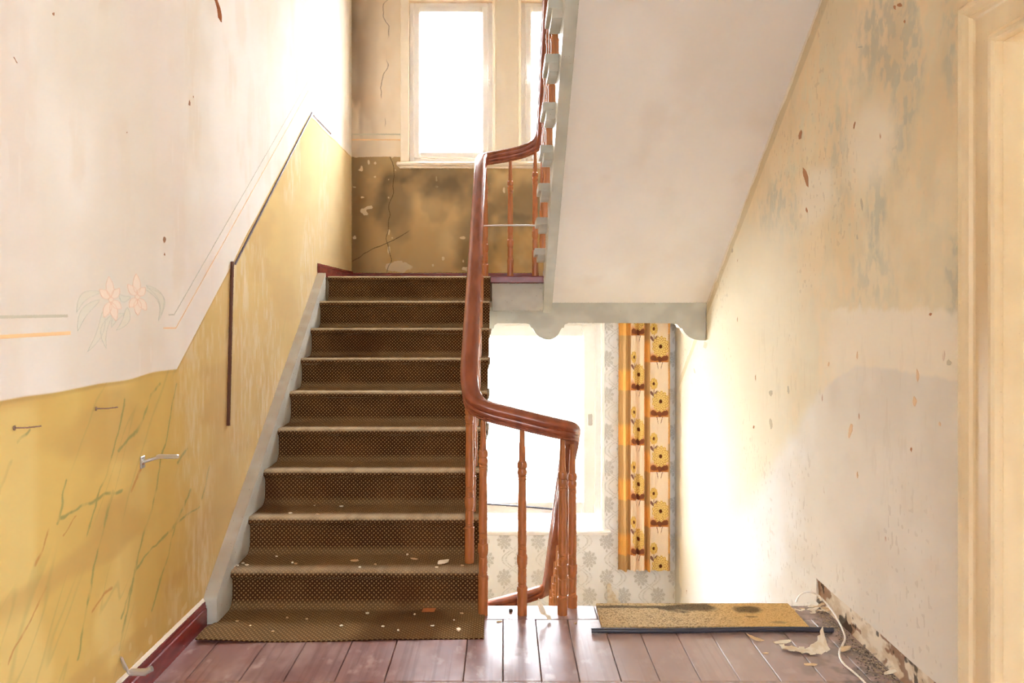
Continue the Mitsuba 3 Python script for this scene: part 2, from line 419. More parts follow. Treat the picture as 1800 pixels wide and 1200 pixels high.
def f_carpet(p, n, uv):
    # uv in metres: x across, y along the run
    s = .0212
    u, v = uv.x / s, uv.y / s
    def dots(a, b):
        du, dv = a - dr.round(a), b - dr.round(b)
        return dr.sqrt(dr.square(du) + dr.square(dv))
    d = dr.minimum(dots(u, v), dots(u + .5, v + .5))
    lat = dr.minimum(dr.abs((u + v) - dr.round(u + v)), dr.abs((u - v) - dr.round(u - v)))
    # the diagonal lattice runs half way between the dots
    base = mix(C(100, 67, 42), C(82, 53, 33), smoothstep(.3, .7, fbm(p.x * 5, uv.y * 5, 2.0, 3)))
    l2 = dr.minimum(dr.abs((u + v + .5) - dr.round(u + v + .5)), dr.abs((u - v + .5) - dr.round(u - v + .5)))
    base = mix(base, C(40, 24, 14), .5 * (1 - smoothstep(.1, .2, l2)))
    dot = 1 - smoothstep(.13, .22, d)
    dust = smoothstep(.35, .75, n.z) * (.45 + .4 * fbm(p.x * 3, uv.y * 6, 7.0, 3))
    c = mix(base, C(188, 156, 114), .62 * dot)
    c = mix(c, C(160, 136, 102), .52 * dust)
    c = mix(c, C(70, 42, 26), .5 * smoothstep(.58, .72, fbm(p.x * 2.2 + 3, uv.y * 3, 17.0, 3)))
    kk = dr.round((p.y - Y0) / G)            # paler along each nosing: window-light streak painted in, over some wear
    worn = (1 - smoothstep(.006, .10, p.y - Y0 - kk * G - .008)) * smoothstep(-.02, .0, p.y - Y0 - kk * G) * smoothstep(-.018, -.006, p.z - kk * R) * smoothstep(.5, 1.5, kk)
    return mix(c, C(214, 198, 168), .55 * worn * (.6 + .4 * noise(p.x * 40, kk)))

def f_rail(p, n, uv):
    g = fbm(p.x * 30, p.y * 8, p.z * 8, 3)
    c = mix(C(128, 66, 45), C(146, 80, 53), smoothstep(.3, .7, g))
    return mix(c, C(98, 48, 34), .35 * smoothstep(.55, .75, fbm(p.x * 12, p.y * 3, p.z * 3, 3)))

def f_baluster(p, n, uv):
    g = fbm(p.x * 90, p.y * 90, p.z * 4, 3)
    c = mix(C(174, 108, 62), C(162, 98, 54), smoothstep(.3, .7, g))
    return mix(c, C(140, 76, 46), .35 * smoothstep(.55, .72, fbm(p.x * 25, p.y * 25, p.z * 9, 3)))

def f_maroon(p, n, uv):
    c = mix(C(124, 48, 44), C(106, 40, 38), smoothstep(.3, .7, fbm(p.x * 12, p.y * 12, p.z * 30, 3)))
    return mix(c, C(182, 160, 148), .5 * smoothstep(.92, .96, noise(p.x * 90, p.y * 90, p.z * 120)))

def f_mat(p, n, uv):
    x, y = p.x, p.y
    a = noise(x * 330, y * 330, 1.0); b = noise(x * 170, y * 170, 2.0)
    c = mix(C(172, 146, 106), C(226, 206, 168), a)
    c = mix(c, C(120, 92, 56), .6 * smoothstep(.6, .8, b))
    c = mix(c, C(218, 168, 84), .5 * smoothstep(.75, 1.15, x))
    w = 1.3 * (fbm(x * 16, y * 26, 3.0, 4) - .5)
    st = blob(x, y, .84, 3.40, .10, .04, w) + .8 * blob(x, y, .67, 3.41, .26, .015, w) + .9 * blob(x, y, 1.12, 3.38, .06, .035, w) + .6 * blob(x, y, 1.10, 3.30, .03, .01, w) + .5 * blob(x, y, 1.2, 3.24, .03, .012, w)
    return mix(c, C(40, 36, 40), (.5 + .4 * a) * dr.minimum(1, 1.2 * st))

def f_masonry(p, n, uv):
    y, z = p.y, p.z
    a = fbm(y * 16, z * 22, 3.0, 4)
    c = mix(C(222, 208, 186), C(200, 180, 152), smoothstep(.35, .65, a))
    c = mix(c, C(132, 94, 66), .8 * smoothstep(.55, .62, fbm(y * 9, z * 13, 8.0, 4)))
    return mix(c, C(58, 48, 40), .8 * smoothstep(.66, .74, fbm(y * 22, z * 22, 5.0, 3) + .12 * (1 - smoothstep(.0, .06, z))))

def f_door(p, n, uv):
    c = mix(C(228, 208, 172), C(220, 198, 160), smoothstep(.35, .65, fbm(p.x * 9, p.y * 9, p.z * 2, 3)))
    return mix(c, C(150, 120, 90), .6 * smoothstep(.93, .96, noise(p.x * 160, p.y * 160, p.z * 120)) * .5)

CU, CV = .205, .470                       # the curtain's print repeat
def f_curtain(p, n, uv):
    # uv in metres of cloth: x across, y down
    iu = dr.floor(uv.x / CU)
    x = uv.x - iu * CU
    yy = uv.y + .229 * (1 - iu)
    y = yy - dr.floor(yy / CV) * CV
    bg = mix(C(246, 226, 202), C(240, 218, 190), noise(uv.x * 300, uv.y * 300))
    side = smoothstep(.046, .052, x)
    gold = smoothstep(.20, .26, y) * (1 - smoothstep(.40, .408, y))
    c = mix(mix(C(196, 156, 106), C(226, 170, 92), gold), bg, side)
    c = mix(c, C(214, 148, 78), side * gold * smoothstep(.30, .36, y))
    c = mix(c, C(176, 104, 56), .6 * side * smoothstep(.34, .38, y) * (1 - smoothstep(.40, .408, y)))
    def flower(cx, cy, rx, ry, np_, inner, c1, c2):
        dx, dy = (x - cx) / rx, (y - cy) / ry
        rr = dr.sqrt(dr.square(dx) + dr.square(dy)) + 1e-5
        th = dr.atan2(dy, dx)
        lim = .84 + .16 * dr.abs(dr.cos(th * np_ / 2))
        body = 1 - smoothstep(.96, 1.0, rr / lim)
        lim2 = .66 * (.84 + .16 * dr.abs(dr.cos(th * np_ / 2 + 1.1)))
        lim3 = .42 * (.84 + .16 * dr.abs(dr.cos(th * np_ / 2 + .3)))
        ring = dr.abs(dr.sin(rr * rr * 9.0 + 1.2 * dr.cos(th * np_)))
        ring = smoothstep(.35, .95, ring)
        gap = 1 - smoothstep(.04, .25, dr.abs(dr.cos(th * np_ / 2)))
        col = mix(C(*c1), C(*c2), dr.minimum(1, .75 * ring + .6 * gap * smoothstep(.5, .75, rr)))
        col = mix(col, C(96, 48, 28), 1 - smoothstep(inner * .8, inner, rr))
        return body, col
    def leaf(cx, cy, ang, L, W):
        dx, dy = x - cx, y - cy
        a = dx * math.cos(ang) + dy * math.sin(ang); b = -dx * math.sin(ang) + dy * math.cos(ang)
        return 1 - smoothstep(.85, 1.0, dr.sqrt(dr.square(a / L) + dr.square(b / (W * (1.15 - .5 * a / L)))))
    lv = dr.maximum(dr.maximum(leaf(.085, .372, .5, .034, .02), leaf(.175, .372, 2.6, .034, .02)), leaf(.135, .378, 1.57, .030, .022))
    lv = dr.maximum(lv, dr.maximum(leaf(.068, .205, 1.0, .030, .010), leaf(.100, .205, 2.2, .034, .011)))
    stem = (1 - smoothstep(.002, .004, dr.abs(x - .083 - .03 * (y - .16)))) * smoothstep(.15, .16, y) * (1 - smoothstep(.25, .26, y))
    stem2 = dr.maximum(1 - smoothstep(.0015, .0035, dr.abs(x - .112 - .2 * (y - .42))), 1 - smoothstep(.0015, .0035, dr.abs(x - .152 + .25 * (y - .42)))) * smoothstep(.40, .405, y) * (1 - smoothstep(.45, .465, y))
    c = mix(c, C(124, 70, 54), .92 * dr.maximum(lv, dr.maximum(stem, stem2)))
    b1, k1 = flower(.140, .270, .076, .096, 13, .2, (250, 224, 146), (178, 126, 44))
    c = mix(c, k1, b1)
    b2, k2 = flower(.082, .119, .036, .054, 9, .3, (248, 220, 130), (178, 124, 44))
    return mix(c, k2, b2)

def f_paper(p, n, uv):
    return mix(C(236, 228, 212), C(222, 208, 184), smoothstep(.4, .7, fbm(p.x * 40, p.y * 40, p.z * 40, 3)))

diffuse('mat_wall_left', mikit.proc(f_wall_left))
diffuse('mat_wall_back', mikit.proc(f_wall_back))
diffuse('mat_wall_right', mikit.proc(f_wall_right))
diffuse('mat_soffit', mikit.proc(f_soffit))
diffuse('mat_plaster', lin(232, 222, 206))
diffuse('mat_room', lin(240, 226, 196))
gloss('mat_grey', mikit.proc(f_grey), .45, .4)
gloss('mat_string', mikit.proc(f_string), .45, .4)
scene['mat_floor'] = {'type': 'twosided', 'bsdf': {'type': 'principled', 'base_color': mikit.proc(f_floor), 'roughness': mikit.proc(f_floor_rough), 'specular': .8, 'clearcoat': .8, 'clearcoat_gloss': .55}}
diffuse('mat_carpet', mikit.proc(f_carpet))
gloss('mat_rail', mikit.proc(f_rail), .22, .6)
gloss('mat_baluster', mikit.proc(f_baluster), .28, .55)
gloss('mat_maroon', mikit.proc(f_maroon), .3, .5)
diffuse('mat_mat', mikit.proc(f_mat))
diffuse('mat_masonry', mikit.proc(f_masonry))
gloss('mat_door', mikit.proc(f_door), .22, .5)
gloss('mat_window', lin(250, 249, 248), .3, .5)
gloss('mat_casing', lin(250, 240, 222), .35, .4)
scene['mat_glass'] = {'type': 'thindielectric', 'int_ior': 1.5}
scene['mat_curtain'] = {'type': 'twosided', 'bsdf': {'type': 'diffuse', 'reflectance': mikit.proc(f_curtain)}}
diffuse('mat_paper', mikit.proc(f_paper))
gloss('mat_iron', lin(196, 192, 186), .35, .5, metal=.6)
gloss('mat_rust', lin(150, 122, 104), .6, .3)
gloss('mat_dark', lin(58, 58, 70), .35, .5)
gloss('mat_slate', lin(104, 92, 104), .5, .3)
gloss('mat_strip', lin(98, 62, 46), .5, .3)
gloss('mat_cable', lin(232, 226, 216), .35, .5)
diffuse('mat_tread', lin(150, 134, 114))
diffuse('mat_flake_white', lin(236, 226, 208))
diffuse('mat_flake_tan', lin(216, 190, 154))
diffuse('mat_flake_clay', lin(176, 112, 76))
diffuse('mat_rubble', lin(176, 158, 138))
diffuse('mat_soot', lin(74, 64, 56))
diffuse('mat_ground', lin(205, 205, 198))
diffuse('mat_line_grey', lin(206, 200, 186))
diffuse('mat_line_grey_strong', lin(204, 198, 178))
diffuse('mat_line_orange', lin(238, 206, 168))
diffuse('mat_line_orange_strong', lin(242, 206, 156))
diffuse('mat_leaf_fill', lin(226, 220, 204))
diffuse('mat_petal_fill', lin(240, 224, 207))
diffuse('mat_petal_line', lin(234, 202, 178))
diffuse('mat_leaf_line', lin(208, 206, 192))
diffuse('mat_gouge', lin(178, 130, 92))
diffuse('mat_gouge_grey', lin(192, 180, 156))
diffuse('mat_gouge_tan', lin(216, 186, 150))
diffuse('mat_hole', lin(172, 134, 106))

# ------------------------------------------------------------------ the room: walls
ZT, ZB = 6.2, -3.3
# left wall
wl = bx(XL - .3, XL, YF - .3, YB + .3, ZB, ZT)
struct('wall_left', wl, 'mat_wall_left', 'left wall, cream above an ochre marbled dado that climbs with the stairs', 'wall')
# right wall with the doorway
DY0, DY1, DZ = 1.22, 2.200, 2.185
hole = sbox(DY0, -.2, DY1, DZ)
wr = sbox(YF - .3, ZB, YB + .3, ZT).difference(sbox(DY0, -.001, DY1, DZ))
STRIP0, STRIPH = 3.515, .105
strip_cut = Polygon([(DY1 + .15, 0), (STRIP0, 0), (STRIP0, .107), (3.3, .103), (3.0, .108), (2.7, .102), (DY1 + .15, .106)])
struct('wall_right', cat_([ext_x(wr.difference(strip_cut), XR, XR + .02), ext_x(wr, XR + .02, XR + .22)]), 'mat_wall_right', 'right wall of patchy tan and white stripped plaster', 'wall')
# back wall with its windows
W1 = (-.825, -.099); W2 = (.148, .874); WZ = (2.656, 4.052)
W3 = (-.86, .869); W3Z = (-.529, 1.31)
wb = sbox(XL - .3, ZB, XR + .3, ZT)
for a, b, c, d in ((*W1, *WZ), (*W2, *WZ), (*W3, *W3Z)):
    wb = wb.difference(sbox(a, c, b, d))
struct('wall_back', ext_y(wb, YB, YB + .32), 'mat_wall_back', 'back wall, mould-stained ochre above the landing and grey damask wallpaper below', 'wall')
# wall behind the camera, with an unseen glazed door added for fill light
wf = sbox(XL - .3, ZB, XR + .3, ZT).difference(sbox(-1.05, 0, 1.25, 2.7))
struct('wall_front', ext_y(wf, YF - .3, YF), 'mat_plaster', 'plain plastered wall with the added glazed entrance, facing the stairs', 'wall')
# hall ceiling, upper floor and the roof of the stairwell
struct('ceiling', bx(XL, XR, YF, 2.93, 3.0, 3.2), 'mat_plaster', 'plastered ceiling of the hall', 'ceiling')
struct('ceiling_stairwell', bx(XL - .3, XR + .3, YF - .3, YB + .3, ZT, ZT + .2), 'mat_plaster', 'plastered ceiling at the top of the stairwell', 'ceiling')
struct('floor_cellar', bx(XL - .3, XR + .3, YF, YB, ZB - .1, ZB), 'mat_plaster', 'floor at the bottom of the stairwell', 'floor')
struct('ground', bx(-250, 250, -250, 250, -3.9, -3.8), 'mat_ground', 'pale open ground outside the house', 'ground')

# unseen entrance glazing behind the camera, added to let in fill light
d2 = struct('door_2', cat_([cbox(-1.05, -.95, YF - .16, YF - .06, 0, 2.7), cbox(1.15, 1.25, YF - .16, YF - .06, 0, 2.7), cbox(-.95, 1.15, YF - .16, YF - .06, 2.6, 2.7), cbox(.02, .18, YF - .16, YF - .06, 0, 2.6), cbox(-.95, .02, YF - .16, YF - .06, 0, 1.1), cbox(.18, 1.15, YF - .16, YF - .06, 0, 1.1), cbox(-.95, -.75, YF - .16, YF - .06, 1.1, 2.6), cbox(-.18, .02, YF - .16, YF - .06, 1.1, 2.6), cbox(.18, .38, YF - .16, YF - .06, 1.1, 2.6), cbox(.95, 1.15, YF - .16, YF - .06, 1.1, 2.6), cbox(-.75, -.18, YF - .16, YF - .06, 2.4, 2.6), cbox(.38, .95, YF - .16, YF - .06, 2.4, 2.6)]), 'mat_window', 'unseen white door with two small panes, added to let in fill light', 'door')
def sheet_y(x0, x1, y, z0, z1): return trimesh.Trimesh([[x0, y, z0], [x1, y, z0], [x1, y, z1], [x0, y, z1]], [[0, 1, 2], [0, 2, 3]], process=False)
def sheet_x(x, y0, y1, z0, z1): return trimesh.Trimesh([[x, y0, z0], [x, y1, z0], [x, y1, z1], [x, y0, z1]], [[0, 1, 2], [0, 2, 3]], process=False)
part(d2, 'pane', sheet_y(-.75, -.18, YF - .11, 1.1, 2.4), 'mat_glass')
part(d2, 'pane', sheet_y(.38, .95, YF - .11, 1.1, 2.4), 'mat_glass')

# room beyond the doorway on the right
SX0, SX1, SY0, SY1 = XR + .22, 4.6, -.8, 3.2
swin = (1.25, 2.2, .5, 2.3)
rw = sbox(SY0 - .2, 0, SY1 + .2, 3.0).difference(sbox(swin[0], swin[2], swin[1], swin[3]))
struct('wall_side_room', cat_([ext_x(rw, SX1, SX1 + .25), bx(SX0, SX1, SY1, SY1 + .2, 0, 3.0), bx(SX0, SX1, SY0 - .2, SY0, 0, 3.0), bx(SX0, SX1, SY0, SY1, 3.0, 3.2)]), 'mat_room', 'cream walls of the room beyond the doorway', 'wall')
struct('floor_side_room', bx(SX0, SX1, SY0, SY1, -.2, 0), 'mat_tread', 'floor of the room beyond the doorway', 'floor')
w4 = struct('window_4', cat_([cbox(SX1 + .1, SX1 + .16, swin[0], swin[0] + .07, swin[2], swin[3]), cbox(SX1 + .1, SX1 + .16, swin[1] - .07, swin[1], swin[2], swin[3]), cbox(SX1 + .1, SX1 + .16, 1.69, 1.76, swin[2], swin[3]), cbox(SX1 + .1, SX1 + .16, swin[0], swin[1], swin[2], swin[2] + .07), cbox(SX1 + .1, SX1 + .16, swin[0], swin[1], swin[3] - .07, swin[3])]), 'mat_window', 'window of the room beyond the doorway', 'window')
part(w4, 'pane', sheet_x(SX1 + .13, swin[0], swin[1], swin[2], swin[3]), 'mat_glass')

# ------------------------------------------------------------------ hall floor: planks
struct('floor', cat_([bx(XL, XR, YF, YE, -.25, -.025)]), 'mat_tread', 'maroon painted plank floor of the hall, worn and dusty', 'floor')
def plank(x0, x1, y0, y1, uvv, dz=0.0):
    g = .0014
    m = cbox(x0 + g, x1 - g, y0 + g, y1 - g, -.026, dz, .0022)
    return shape(m, 'mat_floor', uv=np.tile([[uvv, .5]], (len(m.vertices), 1)))
xs = [XL]
for px, py in ((325, 1196), (420, 1196), (498, 1196), (588, 1196), (676, 1195), (814, 1195), (884, 1195), (952, 1195), (1019, 1195), (1092, 1195), (1160, 1195), (1232, 1195), (1301, 1195), (1372, 1195), (1450, 1195), (1530, 1195)):
    xs.append(onF(px, py)[0])
xs.append(XR)
YT0, YT1 = 1809.6 / (1197 - 541), 1809.6 / (1088 - 541)
k = 0
for a, b in zip(xs[:-1], xs[1:]):
    k += 1
    top = YT1 if a > -.2 else YE
    part('floor', 'plank', plank(a, b, YT0, top, random.random(), -.0012 * random.random()), None)
xa = [-.0981, .42, XR]
xa[0] = next(v for v in xs if v > -.2)
for a, b in zip(xa[:-1], xa[1:]):
    part('floor', 'plank', plank(a, b, YT1, YE, random.random()), None)
part('floor', 'plank', plank(XL, XR, YT0 - .16, YT0, .3), None)
for a, b in zip(xs[:-1], xs[1:]):
    part('floor', 'plank', plank(a, b, YF, YT0 - .16, random.random()), None)
# thresholds
part('floor', 'threshold', bx(XR, XR + .22, DY0, DY1, -.05, 0), 'mat_door')

# ------------------------------------------------------------------ left flight
st = thing('staircase', 'flight of carpeted steps with grey wall string, rising from the hall to the landing', 'staircase')
XS, XT = XL + .060, -.090              # string's inner face, tread ends
for k in range(1, 9):
    y0, y1, z = nose(k) + .010, nose(k + 1) + .036, R * k - .010
    prof = [(y0 + .012, z), (y1, z), (y1, z - .034), (y0 + .02, z - .034), (y0 + .004, z - .028), (y0, z - .017), (y0 + .004, z - .006)]
    m = ext_x(prof, XS - .004, XT)
    mould = ext_x([(y0 + .025, z - .034), (y1, z - .034), (y1, z - .06), (y0 + .04, z - .06), (y0 + .034, z - .046)], XT - .045, XT - .008)
    part(st, 'tread', cat_([m, mould]), 'mat_tread')
for k in range(1, 10):
    part(st, 'riser', bx(XS - .01, -.125, nose(k) + .036, nose(k) + .052, R * (k - 1) - .008, R * k - .04), 'mat_tread')
sl = R / G
yS0, yS1 = 3.249, 5.235
ztop = lambda y: .12 + sl * (y - yS0)
strp = [(yS0, .004), (yS0, .085)]
strp += [tuple(q) for q in chaikin([(yS0, .085), (yS0 + .004, .125), (yS0 + .06, ztop(yS0 + .06))], 3)[1:]]
strp += [(yS1, ztop(yS1)), (yS1, ZL - .22), (3.62, .004)]
part(st, 'wall_string', ext_x(strp, XL + .001, XS), 'mat_string', label='grey painted wall string')
saw = [(3.46, -.05)]
for k in range(1, 9):
    saw += [(nose(k) + .05, R * (k - 1) - .045 if k > 1 else -.05), (nose(k) + .05, R * k - .045)]
saw += [(nose(9) + .05, R * 8 - .045), (nose(9) + .05, ZL - .30), (3.75, -.05)]
part(st, 'outer_string', ext_x(Polygon(saw).buffer(0), -.150, -.118), 'mat_grey', label='grey stepped outer string')
part(st, 'soffit', ext_x([(3.70, -.06), (nose(9) + .05, ZL - .30), (nose(9) + .05, ZL - .28), (3.68, -.03)], XL + .003, -.150), 'mat_soffit')

# carpet
prof = []
def arc(cy, cz, r, a0, a1, n):
    return [(cy + r * math.cos(math.radians(a0 + (a1 - a0) * i / n)), cz + r * math.sin(math.radians(a0 + (a1 - a0) * i / n))) for i in range(n + 1)]
yfront = 3.105
prof += [(yfront, .006), (yfront + .08, .007), (yfront + .18, .007), (yfront + .26, .007)]
for k in range(1, 10):
    z, yn = R * k, nose(k)
    yr = yn + .026                         # face of the carpeted riser
    prof += arc(yr - .055, R * (k - 1) + .055 + (.007 if k == 1 else 0), .055, -90, 0, 7)
    prof += [(yr + .002, z - .075), (yr, z - .050), (yr - .010, z - .038)]
    prof += arc(yn + .021, z - .021, .021, 205, 90, 9)
    if k < 9:
        prof += [(yn + .07, z - .001), (yn + .12, z - .003)]
    else:
        prof += [(yn + .3, z), (YB - .02, z)]
prof = np.array(prof)
seg = np.r_[0, np.cumsum(np.linalg.norm(np.diff(prof, axis=0), axis=1))]
NX = 40
V, UV = [], []
for layer in (0, 1):
    for i, (py, pz) in enumerate(prof):
        a = max(i - 1, 0); b = min(i + 1, len(prof) - 1)
        ty, tz = prof[b] - prof[a]; l = math.hypot(ty, tz)
        ny, nz = -tz / l, ty / l
        for j in range(NX + 1):
            s = j / NX
            onfloor = py < 3.40
            on_land = pz > ZL - .02 and py > 5.33
            x0 = XS + .001 if not onfloor or py > 3.25 else -1.285
            x1 = -.100
            if onfloor: x1 = -.088 + .02 * max(0, (3.3 - py))
            if on_land: x0 = XL + .02; x1 = -.03
            if not onfloor and pz < R * .9: x1 = -.118
            x = x0 + (x1 - x0) * s
            wav = (.0030 * math.sin(x * 7 + .12 * i) + .002 * math.sin(x * 17)) * (1 if not onfloor else .6)
            yy, zz = py + ny * (-layer * .005) , pz + nz * (-layer * .005)
            if onfloor and py < 3.2:
                zz += .010 * math.exp(-((s) / .16) ** 2) + .002 * math.sin(9 * x)
                yy += (.012 * math.sin(x * 2.4 + 1) - .02 * (1 - s)) * (3.2 - py) / .1
            V.append((x, yy - abs(wav), zz))
            UV.append((x, seg[i]))
V, UV = np.array(V), np.array(UV)
n1, m1 = len(prof), NX + 1
fc = []
for L in (0, 1):
    o = L * n1 * m1
    for i in range(n1 - 1):
        for j in range(NX):
            a, b, c, d = o + i * m1 + j, o + i * m1 + j + 1, o + (i + 1) * m1 + j + 1, o + (i + 1) * m1 + j
            fc += [[a, b, c], [a, c, d]] if L == 0 else [[a, c, b], [a, d, c]]
o = n1 * m1
for i in range(n1 - 1):
    for j in (0, NX):
        a, d = i * m1 + j, (i + 1) * m1 + j
        q = [[a, d, d + o], [a, d + o, a + o]]
        fc += q if j == 0 else [t[::-1] for t in q]
for j in range(NX):
    a, b = j, j + 1
    fc += [[a, a + o, b + o], [a, b + o, b]]
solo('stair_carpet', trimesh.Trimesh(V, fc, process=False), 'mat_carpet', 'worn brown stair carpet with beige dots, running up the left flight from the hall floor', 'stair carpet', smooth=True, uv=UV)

# ------------------------------------------------------------------ landing and its beam
struct('floor_landing', cat_([bx(XL, .285, nose(9) + .062, YB, 1.44, ZL - .008), bx(.285, XR, 5.44, YB, 1.44, ZL - .008)]), 'mat_tread', 'half landing at the top of the carpeted flight', 'floor')
part('floor_landing', 'nosing', ext_x([(5.275, 1.575), (5.275, 1.612), (5.283, 1.62), (5.40, 1.62), (5.40, 1.57), (5.30, 1.57)], -.095, .283), 'mat_maroon', label='maroon nosing along the stairwell edge')
part('floor_landing', 'fascia', cat_([cbox(-.088, .283, 5.322, 5.354, 1.37, 1.57, .003)]), 'mat_grey', label='grey fascia board above the stairwell')
YBM = 5.42
pxs = [(846, 545), (846, 599), (852, 596), (858, 590), (864, 581), (866, 577), (868, 577), (869, 571), (875, 568), (925, 568), (931, 570), (934, 576), (937, 577), (941, 585), (948, 592), (956, 596), (965, 597.5), (974, 595), (981, 588), (986, 579), (988, 576), (991, 576), (993, 570), (1000, 567.5),
       (1183, 568), (1191, 570), (1195, 576), (1199, 577), (1204, 585), (1211, 592), (1220, 596), (1230, 598), (1240.5, 598), (1240.5, 534)]
bp = [P(x, y, YBM) for x, y in pxs]
bp = [(min(x, XR), z) for x, z in bp]
bp[0] = (bp[0][0], 1.44); bp[-1] = (XR, 1.44)
struct('beam', ext_y(bp, YBM, YBM + .10), 'mat_grey', 'grey beam under the half landing with scalloped arches', 'beam')

# skirtings
def skirt_x(x0, sgn, y0, y1, z0, h):
    p = [(0, 0), (.018, 0), (.018, h * .70), (.013, h * .74), (.016, h * .80), (.011, h * .86), (.011, h * .95), (.006, h), (0, h)]
    m = ext_y([(x0 + sgn * a, z0 + b) for a, b in p], y0, y1)
    return m
struct('baseboard_left', skirt_x(XL, 1, YF, 3.247, 0, .105), 'mat_maroon', 'maroon moulded baseboard along the left wall of the hall', 'baseboard')
struct('baseboard_landing_left', skirt_x(XL, 1, 5.237, YB, ZL, .088), 'mat_maroon', 'maroon baseboard on the landing along the left wall', 'baseboard')
struct('baseboard_landing_back', ext_x([(YB, ZL), (YB - .018, ZL), (YB - .018, ZL + .055), (YB - .012, ZL + .062), (YB - .012, ZL + .072), (YB, ZL + .076)], XL + .018, .3), 'mat_maroon', 'maroon baseboard on the landing under the windows', 'baseboard')
# plaster ledge above the hall baseboard
part('baseboard_left', 'plaster_ledge', ext_y([(XL, .105), (XL + .009, .105), (XL + .004, .114), (XL, .118)], YF, 3.247), 'mat_flake_white', label='chipped white plaster edge on top')

# bare strip where the baseboard was pulled off the right wall
ys = np.linspace(DY1 + .15, STRIP0, 90); zs = np.linspace(0, .104, 9)
gv = []
for a in ys:
    for b in zs:
        gv.append((XR - .004, a, .001) if b == 0 else (XR + .013 - .011 * float(meshkit.fbm(np.array([a * 14, b * 22, 1.0]), 4)), a, b))
gf = []
for i in range(89):
    for j in range(8):
        a = i * 9 + j
        gf += [[a, a + 1, a + 10], [a, a + 10, a + 9]]
part('wall_right', 'bare_masonry', trimesh.Trimesh(gv, gf, process=False), 'mat_masonry', True, label='rough bare strip where the baseboard is missing')

# ------------------------------------------------------------------ upper flight (seen from below)
su = thing('staircase', 'upper flight seen from below, cream soffit and grey outer string, over the right wall', 'staircase')
US, UY, UZ = .72, 5.42, 1.43
zso = lambda y: UZ + US * (UY - y)
part(su, 'soffit', ext_x([(UY, UZ), (2.95, zso(2.95)), (2.95, zso(2.95) + .04), (UY, UZ + .04)], .345, XR), 'mat_soffit', label='smooth cream plaster soffit')
G2 = .248
un = lambda k: 5.325 - G2 * (k - 1)         # nose of tread k, facing the back wall
lower = [(UY - .02, 1.355), (UY - .02, 1.66)]
top = []
for k in range(1, 10):
    yr = un(k) - .03
    top += [(yr, ZL + R * (k - 1) if k > 1 else 1.66), (yr, ZL + R * k - .035)]
top += [(2.96, ZL + R * 9 - .035), (2.96, zso(2.96) - .055)]
part(su, 'outer_string', ext_x(Polygon(lower + top).buffer(0), .283, .347), 'mat_grey', label='grey outer string')
for k in range(1, 10):
    z, yn = ZL + R * k, un(k)
    ye = un(k + 1) - .03
    prof_ = [(yn - .010, z), (yn, z - .008), (yn, z - .034), (yn - .008, z - .045), (ye, z - .045), (ye, z)]
    m = ext_x(prof_, .212, XR)
    mo = ext_x([(yn - .02, z - .045), (yn - .03, z - .065), (yn - .045, z - .085), (ye + .02, z - .085), (ye + .01, z - .065), (ye, z - .045)], .232, .29)
    part(su, 'tread', cat_([m, mo]), 'mat_grey')
    part(su, 'riser', bx(.347, XR, yn - .045, yn - .03, z - R, z - .033), 'mat_grey')

# ------------------------------------------------------------------ lower flight (going down behind the floor edge)
sd = thing('staircase', 'flight going down behind the floor edge, beside the right wall, to the window below', 'staircase')
for k in range(0, 9):
    z, y0 = -R * k, YE + G * (k - 1)
    if k > 0:
        part(sd, 'tread', cbox(.345, XR, y0, YE + G * k + .02, z - .035, z, .006), 'mat_tread')
    part(sd, 'riser', bx(.345, XR, YE + G * k - .02, YE + G * k - .002, z - R, z - .036), 'mat_tread')
lows = [(YE, -.02), (YE + 8 * G + .1, -8 * R), (YE + 8 * G + .1, -9 * R - .1), (YE, -.33)]
part(sd, 'outer_string', ext_x(lows, .30, .345), 'mat_grey', label='grey outer string')
struct('floor_lower_landing', bx(XL, XR, YE + 8 * G, YB, -1.80, -9 * R), 'mat_tread', 'lower half landing below the wallpapered window wall', 'floor')

# ------------------------------------------------------------------ balustrade
ba = thing('stair_balustrade', 'reddish wooden balustrade of turned balusters and winding handrail around the stairwell', 'balustrade')
RH = .088
rr_ = [(.026, -.044), (.031, -.040), (.031, -.034), (.025, -.031), (.025, -.028), (.033, -.023), (.036, -.015), (.034, -.007), (.029, -.004), (.031, -.001), (.040, .008), (.041, .018), (.036, .030), (.026, .039), (.012, .0435)]
rp = rr_ + [(-a_, b_) for a_, b_ in rr_[::-1]]
XA, XB, XC = -.165, .318, .274
ztops = [(-.9, 5.52, -1.43 + .0), ]
def main_path():
    q = [(XA, 5.10, -.92), (XA, 5.33, -.765), (XA + .03, 5.425, -.755), (.05, 5.44, -.715), (.22, 5.44, -.665), (XB, 5.40, -.62), (XB, 5.25, -.515), (XB, 4.4, .135), (XB, 3.58, .765),
         (XB + .002, 3.44, .855), (XB - .03, 3.350, .882), (.20, 3.335, .903), (.05, 3.335, .940), (-.08, 3.335, .972), (XA + .028, 3.350, 1.002), (XA - .002, 3.44, 1.075), (XA, 3.60, 1.222), (XA, 4.4, 1.834), (XA, 5.14, 2.400),
         (XA + .002, 5.31, 2.500), (XA + .05, 5.365, 2.520), (.04, 5.37, 2.545), (.17, 5.37, 2.580), (XC, 5.35, 2.64), (XC, 5.20, 2.77), (XC, 4.4, 3.35), (XC, 3.2, 4.214)]
    q = np.array(q); q[:, 2] -= RH / 2
    return q
mp = main_path()
path = [mp[0]]
for a, b in zip(mp[:-1], mp[1:]):
    n = max(1, int(np.linalg.norm(b - a) / .25))
    for i in range(1, n + 1): path.append(a + (b - a) * i / n)
path = chaikin(path, 3)
part(ba, 'handrail', sweep(rp, path), 'mat_rail', 40, label='dark glossy moulded handrail')
